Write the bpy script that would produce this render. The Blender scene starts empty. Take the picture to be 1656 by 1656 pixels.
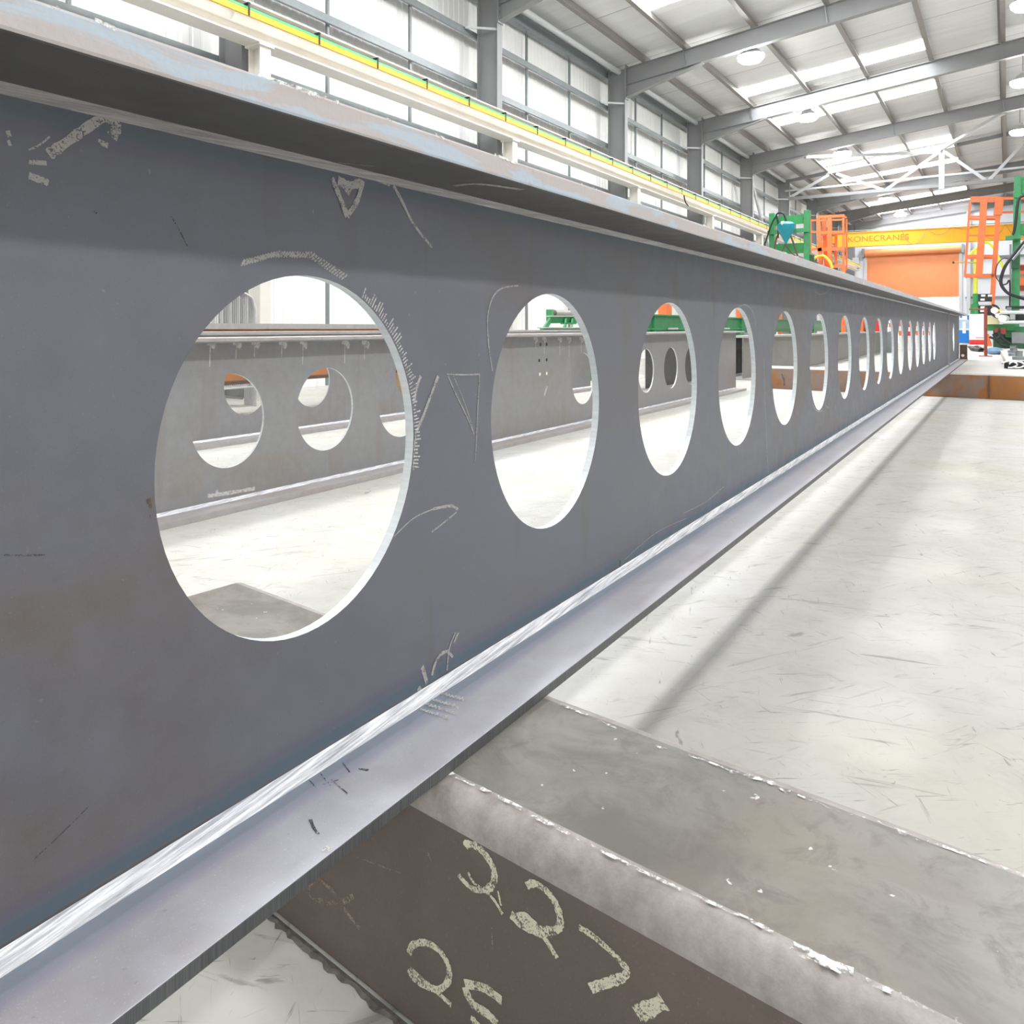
import bpy, bmesh, math, random
from mathutils import Vector
random.seed(7)
COL = bpy.context.scene.collection
# ------------------------------------------------------------------ camera
CX, HY, F = 638., 530., 1273.
TH = math.atan((1630 - CX) / F); C, S = math.cos(TH), math.sin(TH)
cam = bpy.data.cameras.new('camera'); co = bpy.data.objects.new('camera', cam); COL.objects.link(co)
co.location = (0, 0, 1.0); co.rotation_euler = (math.pi / 2, 0, TH - math.pi / 2)
cam.sensor_width = 36; cam.lens = F / 1656 * 36
cam.shift_x = (828 - CX) / 1656; cam.shift_y = (HY - 828) / 1656
cam.clip_start = .02; cam.clip_end = 400
bpy.context.scene.camera = co

def ray(x, y):
    u = (x - CX) / F; v = (HY - y) / F
    return Vector((C + S * u, S - C * u, v))
def hit(x, y, p0, n):                     # point of a plane seen in a direction
    r = ray(x, y); o = Vector((0, 0, 1)); n = Vector(n)
    return o + r * ((Vector(p0) - o).dot(n) / r.dot(n))
def onY(x, y, Y): return hit(x, y, (0, Y, 0), (0, 1, 0))
def onX(x, y, X): return hit(x, y, (X, 0, 0), (1, 0, 0))
def onZ(x, y, Z): return hit(x, y, (0, 0, Z), (0, 0, 1))

# ------------------------------------------------------------------ materials
MATS = {}
def srgb(r, g, b):
    f = lambda c: (c / 255 / 12.92) if c <= 10 else ((c / 255 + .055) / 1.055) ** 2.4
    return (f(r), f(g), f(b), 1)
class N:
    def __init__(s, name):
        s.m = bpy.data.materials.new(name); s.m.use_nodes = True
        s.nt = s.m.node_tree; s.nt.nodes.clear()
        s.out = s.nt.nodes.new('ShaderNodeOutputMaterial')
    def n(s, t, **k):
        d = s.nt.nodes.new(t)
        for a, v in k.items():
            if hasattr(d, a): setattr(d, a, v)
        return d
    def l(s, a, b): s.nt.links.new(a, b)
    def val(s, sock, v):
        if hasattr(v, 'is_linked'): s.l(v, sock)
        else: sock.default_value = v
    def pos(s):
        return s.n('ShaderNodeNewGeometry').outputs['Position']
    def sep(s, v):
        d = s.n('ShaderNodeSeparateXYZ'); s.l(v, d.inputs[0]); return d.outputs
    def scale(s, v, sc):
        d = s.n('ShaderNodeVectorMath', operation='MULTIPLY'); s.l(v, d.inputs[0]); d.inputs[1].default_value = sc; return d.outputs[0]
    def noise(s, v, sc, det=4, rough=.55, dist=0.):
        d = s.n('ShaderNodeTexNoise'); s.l(v, d.inputs['Vector'])
        d.inputs['Scale'].default_value = sc; d.inputs['Detail'].default_value = det
        d.inputs['Roughness'].default_value = rough; d.inputs['Distortion'].default_value = dist
        return d.outputs['Fac']
    def ramp(s, fac, *st):
        d = s.n('ShaderNodeValToRGB'); s.l(fac, d.inputs[0]); e = d.color_ramp.elements
        while len(e) < len(st): e.new(.5)
        for i, (p, c) in enumerate(st):
            e[i].position = p; e[i].color = c if isinstance(c, tuple) else (c, c, c, 1)
        return d.outputs['Color']
    def math(s, op, a, b=0., cl=False):
        d = s.n('ShaderNodeMath', operation=op, use_clamp=cl); s.val(d.inputs[0], a); s.val(d.inputs[1], b); return d.outputs[0]
    def rng(s, v, a, b, c=0., d_=1.):
        d = s.n('ShaderNodeMapRange'); d.clamp = True; s.l(v, d.inputs[0])
        for i, x in enumerate((a, b, c, d_)): d.inputs[i + 1].default_value = x
        return d.outputs[0]
    def mix(s, fac, a, b):
        d = s.n('ShaderNodeMix', data_type='RGBA'); s.val(d.inputs[0], fac); s.val(d.inputs[6], a); s.val(d.inputs[7], b); return d.outputs[2]
    def bsdf(s, col, rough=.5, metal=0., spec=.5, bump=None, bs=.1, bd=.01):
        d = s.n('ShaderNodeBsdfPrincipled'); s.val(d.inputs['Base Color'], col); s.val(d.inputs['Roughness'], rough)
        s.val(d.inputs['Metallic'], metal); d.inputs['Specular IOR Level'].default_value = spec
        if bump is not None:
            b = s.n('ShaderNodeBump'); b.inputs['Strength'].default_value = bs; b.inputs['Distance'].default_value = bd
            s.l(bump, b.inputs['Height']); s.l(b.outputs[0], d.inputs['Normal'])
        s.l(d.outputs[0], s.out.inputs[0]); return d

def paint(name, rgb, rough=.5, metal=0., var=.12, sc=3.):
    if name in MATS: return MATS[name]
    k = N(name); c = srgb(*rgb); p = k.pos()
    n1 = k.noise(p, sc, 5)
    dk = tuple(x * (1 - var) for x in c[:3]) + (1,); lt = tuple(min(1, x * (1 + var)) for x in c[:3]) + (1,)
    k.bsdf(k.ramp(n1, (.3, dk), (.7, lt)), rough, metal)
    MATS[name] = k.m; return k.m
def emit(name, rgb, st):
    k = N(name); e = k.n('ShaderNodeEmission'); e.inputs[0].default_value = rgb + (1,); e.inputs[1].default_value = st
    k.l(e.outputs[0], k.out.inputs[0]); MATS[name] = k.m; return k.m

def mill_scale(name, base, brown, zt=None, yt=None, streak=0.):
    """dark rolled steel: mottled scale, fine grain, rust freckles; a blue heat band along the weld (zt: heights, yt: distance)"""
    k = N(name); p = k.pos(); x = k.sep(p)
    big = k.noise(k.scale(p, (1, 1, 1.5)), 1.6, 5, .6, .6)
    col = k.mix(k.rng(big, .5, .72), srgb(*base), srgb(*brown))
    mid = k.noise(p, 14, 6, .65)
    col = k.mix(k.rng(mid, .35, .75, 0, .5), col, srgb(*[int(v * 1.16) for v in base]))
    fine = k.noise(p, 420, 2, .5)
    col = k.mix(k.rng(fine, .62, .78, 0, .35), col, srgb(*[min(255, int(v * 1.35)) for v in base]))
    run = k.noise(k.scale(p, (5, 5, .5)), 2.2, 3, .5, .3)
    col = k.mix(k.rng(run, .58, .72, 0, .5), col, srgb(*brown))
    if streak:
        sv = k.noise(k.scale(p, (9, 9, 1.2)), 6, 4, .6, 1.2)
        col = k.mix(k.rng(sv, .6, .7, 0, streak), col, srgb(176, 174, 168))
    sp = k.noise(p, 70, 3, .6)
    col = k.mix(k.rng(sp, .70, .76, 0, .5), col, srgb(146, 143, 138))
    def band(col, d, a, b, c, e, rgb, amt):
        w = k.math('MULTIPLY', k.math('SUBTRACT', k.noise(k.scale(p, (1, 1, 1)), 5, 3), .5), .014)
        dd = k.math('ADD', d, w)
        f = k.math('MULTIPLY', k.rng(dd, a, b), k.rng(dd, c, e, 1, 0))
        return k.mix(k.math('MULTIPLY', f, amt), col, srgb(*rgb))
    if zt:
        for (z, sg) in zt:
            d = k.math('MULTIPLY', k.math('SUBTRACT', x[2], z), sg)
            a_ = .8 if sg > 0 else .45
            col = band(col, d, .026, .031, .036, .046, (98, 94, 114), .6 * a_)
            col = band(col, d, .007, .011, .022, .032, (84, 102, 116), a_)
            col = band(col, d, -.01, -.009, .003, .009, (66, 60, 58), .9 * a_)
    if yt:
        d = k.math('SUBTRACT', yt, x[1])
        col = band(col, d, .024, .032, .036, .05, (150, 146, 172), .55)
        col = band(col, d, .0, .004, .022, .034, (128, 140, 154), .8)
    k.bsdf(col, k.rng(mid, .3, .7, .42, .58), .25, .5, fine, .06, .002)
    MATS[name] = k.m; return k.m

def flange_edge(name):
    k = N(name); p = k.pos()
    a = k.noise(k.scale(p, (1.2, 1, 9)), 3, 5, .6, .8)
    col = k.mix(k.rng(a, .5, .56), srgb(186, 180, 180), srgb(180, 192, 204))
    b = k.noise(k.scale(p, (2, 1, 3)), 7, 5, .6)
    col = k.mix(k.rng(b, .62, .72, 0, .6), col, srgb(168, 152, 146))
    k.bsdf(col, .55, .1, .4, k.noise(p, 90, 4), .15, .004)
    MATS[name] = k.m; return k.m
def drag_edge(name):
    k = N(name); p = k.pos()
    a = k.noise(k.scale(p, (620, 1, 1)), 1, 2, .5)
    col = k.ramp(a, (.3, srgb(84, 86, 88)), (.7, srgb(108, 110, 112)))
    k.bsdf(col, .5, .4, .5, a, .4, .002); MATS[name] = k.m; return k.m
def weld_metal(name, dark=False):
    k = N(name); p = k.pos()
    q = k.n('ShaderNodeVectorRotate'); q.rotation_type = 'Y_AXIS'; k.l(p, q.inputs['Vector']); q.inputs['Angle'].default_value = .05
    a = k.noise(k.scale(q.outputs[0], (3.2, 70, 170)), 1.8, 6, .72, .25)
    b = k.noise(p, 9, 4)
    if dark: col = k.ramp(a, (.3, srgb(118, 116, 116)), (.7, srgb(176, 174, 174)))
    else: col = k.ramp(a, (.34, srgb(150, 154, 164)), (.5, srgb(214, 216, 222)), (.62, srgb(252, 252, 255)))
    k.bsdf(col, k.rng(b, .3, .7, .3, .5), .55 if not dark else .3, .5, a, .5, .003); MATS[name] = k.m; return k.m
def cut_edge(name):
    k = N(name); p = k.pos(); a = k.noise(k.scale(p, (120, 1, 120)), 1, 3)
    col = k.ramp(a, (.3, srgb(200, 206, 210)), (.7, srgb(216, 222, 226)))
    k.bsdf(col, .4, .3, .5, a, .2, .002); MATS[name] = k.m; return k.m

WEB = mill_scale('mill_scale_web', (104, 106, 115), (104, 97, 88), zt=((.39, 1), (1.235, -1)))
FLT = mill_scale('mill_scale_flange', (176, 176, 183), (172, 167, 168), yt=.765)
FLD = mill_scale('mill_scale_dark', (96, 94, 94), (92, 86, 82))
WB2 = mill_scale('mill_scale_plain', (142, 142, 144), (140, 133, 126))
WB3 = mill_scale('mill_scale_streaky', (132, 132, 130), (122, 118, 108), streak=.55)
WB4 = mill_scale('mill_scale_blackish', (78, 78, 80), (74, 72, 70))
EDGE = flange_edge('ground_flange_edge'); DRAG = drag_edge('flame_cut_edge')
WELD = weld_metal('brushed_weld'); WELDD = weld_metal('dusty_weld', True); CUT = cut_edge('bright_cut_edge')
FLB = mill_scale('mill_scale_light', (170, 168, 168), (164, 152, 146))

def chalk_mat(name, rgb, th=.5, sc=260):
    k = N(name); p = k.pos()
    n = k.math('ADD', k.math('MULTIPLY', k.noise(p, sc, 3, .6), .6), k.math('MULTIPLY', k.noise(p, sc * .18, 3, .6), .4))
    a = k.rng(n, th - .05, th + .05)
    b = k.n('ShaderNodeBsdfDiffuse'); b.inputs[0].default_value = srgb(*rgb); t = k.n('ShaderNodeBsdfTransparent')
    m = k.n('ShaderNodeMixShader'); k.l(a, m.inputs[0]); k.l(t.outputs[0], m.inputs[1]); k.l(b.outputs[0], m.inputs[2])
    k.l(m.outputs[0], k.out.inputs[0]); MATS[name] = k.m; return k.m
CH_W = chalk_mat('white_chalk', (206, 205, 202), .44, 420)
CH_L = chalk_mat('faint_chalk', (172, 170, 168), .43, 420)
CH_Y = chalk_mat('cream_chalk', (214, 208, 190), .45, 420)
CH_D = chalk_mat('dark_scuff', (80, 80, 87), .5, 420)
CHIP = chalk_mat('white_paint_flakes', (236, 236, 234), .53, 90)

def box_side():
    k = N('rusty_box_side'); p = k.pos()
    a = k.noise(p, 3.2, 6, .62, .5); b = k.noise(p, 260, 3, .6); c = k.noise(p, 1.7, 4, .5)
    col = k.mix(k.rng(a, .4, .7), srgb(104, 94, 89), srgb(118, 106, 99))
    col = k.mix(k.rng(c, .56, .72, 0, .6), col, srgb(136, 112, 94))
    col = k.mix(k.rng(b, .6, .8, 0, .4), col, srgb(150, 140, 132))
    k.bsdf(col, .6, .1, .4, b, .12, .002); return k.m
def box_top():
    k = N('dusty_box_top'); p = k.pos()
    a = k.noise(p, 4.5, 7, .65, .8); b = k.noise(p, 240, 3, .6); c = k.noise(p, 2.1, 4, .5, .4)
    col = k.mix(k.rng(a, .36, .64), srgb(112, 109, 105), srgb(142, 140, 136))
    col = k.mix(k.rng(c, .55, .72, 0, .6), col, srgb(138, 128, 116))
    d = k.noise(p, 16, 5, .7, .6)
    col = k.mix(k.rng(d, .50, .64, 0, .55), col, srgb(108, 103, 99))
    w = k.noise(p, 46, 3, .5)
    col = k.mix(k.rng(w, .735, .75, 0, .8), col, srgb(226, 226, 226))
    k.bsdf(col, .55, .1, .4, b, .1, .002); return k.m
def box_round():
    k = N('worn_box_corner'); p = k.pos()
    a = k.noise(p, 30, 6, .7); b = k.noise(p, 240, 3, .6)
    col = k.mix(k.rng(a, .3, .7), srgb(144, 137, 133), srgb(178, 172, 168))
    k.bsdf(col, .5, .15, .5, b, .15, .002); return k.m
def box_rust():
    k = N('orange_rust_box_side'); p = k.pos()
    a = k.noise(p, 1.1, 5, .6, 1.0); b = k.noise(p, 8, 5, .6)
    col = k.mix(k.rng(a, .47, .56), srgb(132, 112, 100), srgb(150, 98, 50))
    col = k.mix(k.rng(b, .5, .75, 0, .5), col, srgb(116, 92, 74))
    k.bsdf(col, .65); return k.m
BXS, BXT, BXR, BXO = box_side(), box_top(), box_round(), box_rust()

def floor_mat():
    k = N('power_floated_concrete'); p = k.pos(); x = k.sep(p)
    a = k.noise(p, .8, 6, .6, .8); b = k.noise(p, 3.2, 6, .65, 1.0); c = k.noise(p, 160, 3, .6)
    col = k.mix(k.rng(a, .35, .68), srgb(193, 193, 192), srgb(188, 186, 177))
    col = k.mix(k.rng(b, .48, .72, 0, .5), col, srgb(176, 175, 168))
    e = k.n('ShaderNodeVectorRotate'); e.rotation_type = 'Z_AXIS'; k.l(p, e.inputs['Vector']); e.inputs['Angle'].default_value = .55
    def scuff(ang, sx, sy, sc, lo, hi, rgb, amt, col):
        r = k.n('ShaderNodeVectorRotate'); r.rotation_type = 'Z_AXIS'; k.l(p, r.inputs['Vector']); r.inputs['Angle'].default_value = ang
        n = k.noise(k.scale(r.outputs[0], (sx, sy, 1)), sc, 4, .62, .9)
        return k.mix(k.rng(n, lo, hi, 0, amt), col, srgb(*rgb))
    col = scuff(.5, 1.4, 12, 2.2, .61, .72, (132, 131, 124), .6, col)
    col = scuff(1.25, 1.2, 11, 2.6, .63, .72, (120, 120, 114), .55, col)
    col = scuff(-.3, 2, 16, 3.1, .65, .72, (104, 104, 100), .6, col)
    col = scuff(.2, 1, 1, 26, .70, .75, (104, 103, 100), .6, col)
    g = k.noise(p, 7, 6, .7, .5)
    col = k.mix(k.rng(g, .5, .7, 0, .28), col, srgb(158, 157, 150))
    col = scuff(.9, 1.6, 22, 4.2, .64, .70, (112, 112, 108), .6, col)
    col = scuff(-.9, 1.6, 20, 4.6, .65, .71, (118, 118, 114), .55, col)
    # filled saw-cut joints: one along the bay, cross joints every six metres
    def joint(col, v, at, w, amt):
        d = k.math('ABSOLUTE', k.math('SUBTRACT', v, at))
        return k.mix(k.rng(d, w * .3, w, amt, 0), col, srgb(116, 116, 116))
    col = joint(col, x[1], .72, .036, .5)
    col = joint(col, x[1], 5.75, .022, .6)
    for jx in (11.6, 17.6, 23.6): col = joint(col, x[0], jx, .03, .5)
    k.bsdf(col, k.rng(b, .3, .7, .8, .9), 0, .12, c, .05, .002); return k.m
def ceil_mat():
    k = N('white_roof_liner'); p = k.pos(); x = k.sep(p)
    def seam(per, off, w):
        f = k.math('FRACT', k.math('ADD', k.math('DIVIDE', x[0], per), off))
        return k.rng(k.math('ABSOLUTE', k.math('SUBTRACT', f, .5)), w * .5, w, 1, 0)
    n = k.noise(k.scale(p, (3, .4, 1)), 1.3, 3)
    col = k.mix(k.rng(n, .3, .7), srgb(230, 231, 232), srgb(221, 221, 221))
    col = k.mix(k.math('MULTIPLY', seam(1.0, .1, .02), .12), col, srgb(150, 150, 150))
    col = k.mix(k.math('MULTIPLY', seam(3.51, .26, .006), .75), col, srgb(120, 120, 120))
    k.bsdf(col, .5, 0, .3); return k.m
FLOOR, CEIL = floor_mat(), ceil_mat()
WALL = paint('white_wall_liner', (240, 240, 239), .5, 0, .03, .7)
WALLG = paint('white_gable_liner', (228, 232, 240), .5, 0, .03, .7)
GREY = paint('grey_frame_paint', (136, 137, 138), .45, 0, .05, 2)
PURL = paint('purlin_grey', (134, 130, 126), .5, 0, .05, 2)
GREYD = paint('grey_galvanised', (134, 140, 142), .42, .3, .08, 6)
GREYL = paint('pale_grey_paint', (196, 198, 200), .45, 0, .04, 3)
CREAM = paint('cream_crane_rail_paint', (222, 219, 212), .45, 0, .04, 3)
YEL = paint('yellow_conductor', (250, 200, 60), .4, 0, .03, 3)
GRN_L = paint('mint_green_conductor', (92, 200, 140), .4, 0, .03, 3)
BLACK = paint('black_rubber', (34, 35, 38), .5, 0, .1, 8)
GREEN = paint('machine_green', (62, 146, 94), .4, 0, .12, 5)
GREEND = paint('oily_dark_green', (34, 84, 54), .45, 0, .25, 7)
GREENB = paint('bright_bottle_green', (52, 148, 84), .4, 0, .06, 5)
ORANGE = paint('safety_orange', (236, 122, 70), .4, 0, .06, 5)
CRANEY = paint('crane_amber', (252, 178, 28), .4, 0, .04, 4)
CRRED = paint('crane_letter_red', (222, 110, 28), .5, 0, .05, 4)
DOORO = paint('shutter_orange', (224, 142, 92), .5, 0, .04, 2)
TEAL = paint('teal_hopper', (26, 142, 160), .35, 0, .1, 8)
WHITE = paint('white_enamel', (238, 238, 236), .35, 0, .03, 4)
RED = paint('red_enamel', (222, 52, 48), .4, 0, .06, 5)
REDD = paint('dull_red_brown', (140, 62, 52), .55, 0, .15, 8)
BLUE = paint('blue_board', (12, 122, 208), .45, 0, .04, 3)
BLUEP = paint('pale_blue_board', (176, 198, 226), .45, 0, .04, 3)
YELG = paint('lime_yellow_hose', (222, 222, 70), .45, 0, .06, 6)
BEIGE = paint('beige_cover', (214, 204, 160), .5, 0, .06, 5)
BROWN = paint('red_brown_primer', (196, 134, 92), .6, 0, .16, 2)
BROWND = paint('dark_rust', (92, 72, 60), .65, 0, .3, 9)
CHROME = paint('polished_steel', (214, 216, 218), .22, .7, .04, 6)
TIMBER = paint('rough_timber', (170, 142, 104), .7, 0, .15, 6)
BEDP = paint('pale_steel_bedplate', (196, 194, 190), .5, .05, .07, 1.5)
LAMP = emit('lamp_glow', (1.0, .995, .985), 135.)
LAMPR = emit('lamp_glow_right', (1.0, .995, .985), 160.)
LAMPM = emit('lamp_glow_middle', (1.0, .995, .985), 70.)
SKYL = emit('rooflight_glow', (.97, .985, 1.0), 27.)

# ------------------------------------------------------------------ mesh helpers
class MB:
    def __init__(s): s.v = []; s.f = []; s.mi = []; s.cur = 0; s.xf = None
    def add(s, vs, fs):
        o = len(s.v)
        for v in vs: s.v.append(tuple(s.xf(*v)) if s.xf else tuple(v))
        for f in fs: s.f.append(tuple(o + i for i in f)); s.mi.append(s.cur)
        return s
    def box(s, x0, x1, y0, y1, z0, z1):
        vs = [(x, y, z) for z in (z0, z1) for y in (y0, y1) for x in (x0, x1)]
        return s.add(vs, [(0, 2, 3, 1), (4, 5, 7, 6), (0, 1, 5, 4), (2, 6, 7, 3), (0, 4, 6, 2), (1, 3, 7, 5)])
    def bar(s, p, q, w, h=None, up=(0, 0, 1)):
        p, q = Vector(p), Vector(q); h = h or w; d = (q - p).normalized(); up = Vector(up)
        if abs(d.dot(up)) > .98: up = Vector((1, 0, 0))
        a = d.cross(up).normalized(); b = a.cross(d).normalized()
        vs = [e + a * (i * w / 2) + b * (j * h / 2) for e in (p, q) for i, j in ((-1, -1), (1, -1), (1, 1), (-1, 1))]
        return s.add(vs, [(3, 2, 1, 0), (4, 5, 6, 7), (0, 1, 5, 4), (1, 2, 6, 5), (2, 3, 7, 6), (3, 0, 4, 7)])
    def tube(s, pts, r, n=8):
        pts = [Vector(p) for p in pts]; vs = []; fs = []; a0 = None
        for i, p in enumerate(pts):
            d = (pts[min(i + 1, len(pts) - 1)] - pts[max(i - 1, 0)]).normalized()
            a = d.cross(Vector((0, 0, 1))) if a0 is None else a0 - d * a0.dot(d)
            if a.length < 1e-3: a = d.cross(Vector((1, 0, 0)))
            a.normalize(); a0 = a; b = d.cross(a); rr = r[i] if isinstance(r, (list, tuple)) else r
            vs += [p + (a * math.cos(2 * math.pi * j / n) + b * math.sin(2 * math.pi * j / n)) * rr for j in range(n)]
        for i in range(len(pts) - 1):
            for j in range(n): fs.append((i * n + j, i * n + (j + 1) % n, (i + 1) * n + (j + 1) % n, (i + 1) * n + j))
        fs.append(tuple(range(n - 1, -1, -1))); o = (len(pts) - 1) * n; fs.append(tuple(o + j for j in range(n)))
        return s.add(vs, fs)
    def lathe(s, c, prof, n=20):
        vs = []; fs = []
        for r, z in prof: vs += [(c[0] + r * math.cos(2 * math.pi * j / n), c[1] + r * math.sin(2 * math.pi * j / n), c[2] + z) for j in range(n)]
        for i in range(len(prof) - 1):
            for j in range(n): fs.append((i * n + j, i * n + (j + 1) % n, (i + 1) * n + (j + 1) % n, (i + 1) * n + j))
        fs.append(tuple(range(n - 1, -1, -1))); o = (len(prof) - 1) * n; fs.append(tuple(o + j for j in range(n)))
        return s.add(vs, fs)
    def prism(s, poly, axis, a, b):
        """poly: 2D outline in the plane across `axis`, from a to b along it"""
        mk = {'x': lambda u, v, t: (t, u, v), 'y': lambda u, v, t: (u, t, v), 'z': lambda u, v, t: (u, v, t)}[axis]
        n = len(poly); vs = [mk(u, v, a) for u, v in poly] + [mk(u, v, b) for u, v in poly]
        fs = [tuple(range(n)), tuple(range(2 * n - 1, n - 1, -1))] + [(i, n + i, n + (i + 1) % n, (i + 1) % n) for i in range(n)]
        return s.add(vs, fs)
    def build(s, name, mats, parent=None, bevel=0., smooth=False, kind=None, label=None):
        o0 = Vector(parent.matrix_basis.translation) if parent and parent.type == 'EMPTY' else Vector((0, 0, 0))
        p = parent
        if parent and parent.type == 'MESH':
            o0 = Vector((0, 0, 0)); p2 = parent
            while p2: o0 += p2.location; p2 = p2.parent
        me = bpy.data.meshes.new(name); me.from_pydata([tuple(Vector(v) - o0) for v in s.v], [], s.f); me.update()
        for m in (mats if isinstance(mats, (list, tuple)) else [mats]): me.materials.append(m)
        for i, pl in enumerate(me.polygons): pl.material_index = s.mi[i]
        bm = bmesh.new(); bm.from_mesh(me); bmesh.ops.recalc_face_normals(bm, faces=bm.faces); bm.to_mesh(me); bm.free()
        ob = bpy.data.objects.new(name, me); COL.objects.link(ob)
        if parent: ob.parent = parent
        if smooth:
            for pl in me.polygons: pl.use_smooth = True
            es = me.attributes.get('sharp_edge')
            me.set_sharp_from_angle(angle=math.radians(40))
        if bevel:
            b = ob.modifiers.new('bevel', 'BEVEL'); b.width = bevel; b.segments = 2; b.limit_method = 'ANGLE'; b.angle_limit = .6
        if kind: ob['kind'] = kind
        if label: ob['label'] = label
        return ob
def thing(name, label, cat, loc, group=None):
    o = bpy.data.objects.new(name, None); COL.objects.link(o); o.location = loc; o.empty_display_size = .1
    o['label'] = label; o['category'] = cat
    if group: o['group'] = group
    bpy.context.view_layer.update(); return o
def tag(o, label, cat, group=None):
    o['label'] = label; o['category'] = cat
    if group: o['group'] = group
    return o
def struct(name, mb, m, **k): return mb.build(name, m, kind='structure', **k)
def smoothline(pts, n=6):
    P = [Vector(p) for p in pts]
    if len(P) < 3: return P
    out = []
    for i in range(len(P) - 1):
        a, b, c, d = P[max(i - 1, 0)], P[i], P[i + 1], P[min(i + 2, len(P) - 1)]
        for j in range(n):
            t = j / n
            out.append(.5 * ((2 * b) + (c - a) * t + (2 * a - 5 * b + 4 * c - d) * t * t + (3 * b - a - 3 * c + d) * t ** 3))
    return out + [P[-1]]
ORD = ['first', 'second', 'third', 'fourth', 'fifth', 'sixth', 'seventh', 'eighth', 'ninth', 'tenth', 'eleventh', 'twelfth', 'thirteenth', 'fourteenth', 'fifteenth', 'sixteenth']

def marks(name, strokes, p0, n, mat, parent, label=None, off=.0007, kind=None):
    """chalk or paint strokes lying on a real surface: each stroke is a ribbon (list of photo-frame points, width in metres)"""
    nn = Vector(n).normalized(); groups = []
    for st in strokes:
        near = [g for g in groups if kind or any((x - u) ** 2 + (y - v) ** 2 < 196 for q, _ in g for x, y in q for u, v in st[0])]
        new = [st] + [z for g in near for z in g]
        groups = [g for g in groups if not any(g is h for h in near)] + [new]
    for g in groups:
        mb = MB()
        for si, (pts, w) in enumerate(g):
            of = off + .00012 * (si % 6)
            q = smoothline([hit(x, y, p0, n) for x, y in pts]); L = []
            for i, p in enumerate(q):
                d = (q[min(i + 1, len(q) - 1)] - q[max(i - 1, 0)]).normalized(); a = d.cross(nn).normalized()
                ww = w * (.8 + .4 * random.random()) / 2
                L.append((p + a * ww + nn * of, p - a * ww + nn * of))
            mb.add([v for pr in L for v in pr], [(2 * i, 2 * i + 1, 2 * i + 3, 2 * i + 2) for i in range(len(L) - 1)])
        mb.build(name, mat, parent, label=label, kind=kind)

# ------------------------------------------------------------------ the hall
Xb, Xg = -9.0, 63.7                 # back and gable ends
YW, YR = 9.3, -17.3                 # left and right walls
SL = .103; RID = -4.0
def zraf(Y): return 8.31 + SL * (8.5 - Y) if Y >= RID else 8.31 + SL * (8.5 - RID) - SL * (RID - Y)
def zroof(Y): return zraf(Y) + .26
XA, SP = 21.56, 7.02

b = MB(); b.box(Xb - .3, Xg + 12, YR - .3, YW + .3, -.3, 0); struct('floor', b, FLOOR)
b = MB()
b.prism([(YW + .3, zroof(YW + .3)), (RID, zroof(RID)), (YR - .3, zroof(YR - .3)), (YR - .3, zroof(YR - .3) + .12), (RID, zroof(RID) + .12), (YW + .3, zroof(YW + .3) + .12)], 'x', Xb - .3, Xg + .3)
struct('ceiling', b, CEIL)
def ribbed(x0, x1, z0, z1, per=.2, dep=.014):
    mb = MB(); pts = []; x = x0
    while x < x1:
        pts += [(x, YW), (x + per * .62, YW), (x + per * .72, YW + dep), (x + per * .9, YW + dep)]; x += per
    pts.append((x1, YW)); n = len(pts)
    mb.add([(p[0], p[1], z0) for p in pts] + [(p[0], p[1], z1) for p in pts], [(i, i + 1, n + i + 1, n + i) for i in range(n - 1)])
    mb.box(x0, x1, YW + dep + .01, YW + .15, z0, z1)
    return mb
struct('wall_left', ribbed(Xb, Xg, 0, zroof(YW) + .02), WALL)
b = MB(); b.box(Xb, Xg, YR - .2, YR, 0, zroof(YR) + .05); struct('wall_right', b, WALL)
def gable(x0, x1, hole=None):
    mb = MB()
    if hole:
        ya, yb, zt = hole
        for (u, v) in ((YR, ya), (yb, YW)):
            ys = sorted({u, v} | ({RID} if u < RID < v else set()))
            mb.prism([(u, 0), (v, 0)] + [(y, zroof(y) + .05) for y in reversed(ys)], 'x', x0, x1)
        mb.prism([(ya, zt), (yb, zt), (yb, zroof(yb) + .05), (ya, zroof(ya) + .05)], 'x', x0, x1)
    else:
        mb.prism([(YR, 0), (YW, 0), (YW, zroof(YW) + .05), (RID, zroof(RID) + .05), (YR, zroof(YR) + .05)], 'x', x0, x1)
    return mb
struct('wall_back', gable(Xb - .2, Xb), WALL)
DY0, DY1, DZ = 2.45, 7.85, 6.1
struct('wall_gable', gable(Xg, Xg + .2, (DY0, DY1, DZ)), WALLG)
# roller shutter, half raised, daylight under it
d = thing('door_1', 'orange roller shutter door, partly raised, in the far gable wall', 'door', (Xg, (DY0 + DY1) / 2, 0)); del d['label']; del d['category']; d['kind'] = 'structure'
b = MB(); n = 40
for i in range(n):
    z = 3.03 + (DZ - 3.03 + .1) * i / n; h = (DZ - 3.03 + .1) / n
    b.box(Xg - .07 - .006 * (i % 2), Xg - .03, DY0 + .02, DY1 - .02, z, z + h)
b.build('shutter_curtain', DOORO, d)
b = MB(); b.tube([(Xg - .28, DY0 - .02, 6.2), (Xg - .28, DY1 + .02, 6.2)], .25, 18); b.build('roller_hood', DOORO, d, smooth=True)
for y in (DY0, DY1):
    b = MB(); b.box(Xg - .12, Xg - .005, y - .09, y + .09, 0, 6.1); b.build('guide_rail', GREYL, d)
for y in (DY0 - .12, DY1 + .12):
    b = MB(); b.box(Xg - .5, Xg - .01, y - .08, y + .06, 5.9, 6.5); b.build('end_bracket', GREYD, d)
b = MB(); b.box(Xg - .45, Xg - .02, DY1 + .35, DY1 + .75, 5.2, 5.9); b.build('motor_box', GREYL, d)
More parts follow.
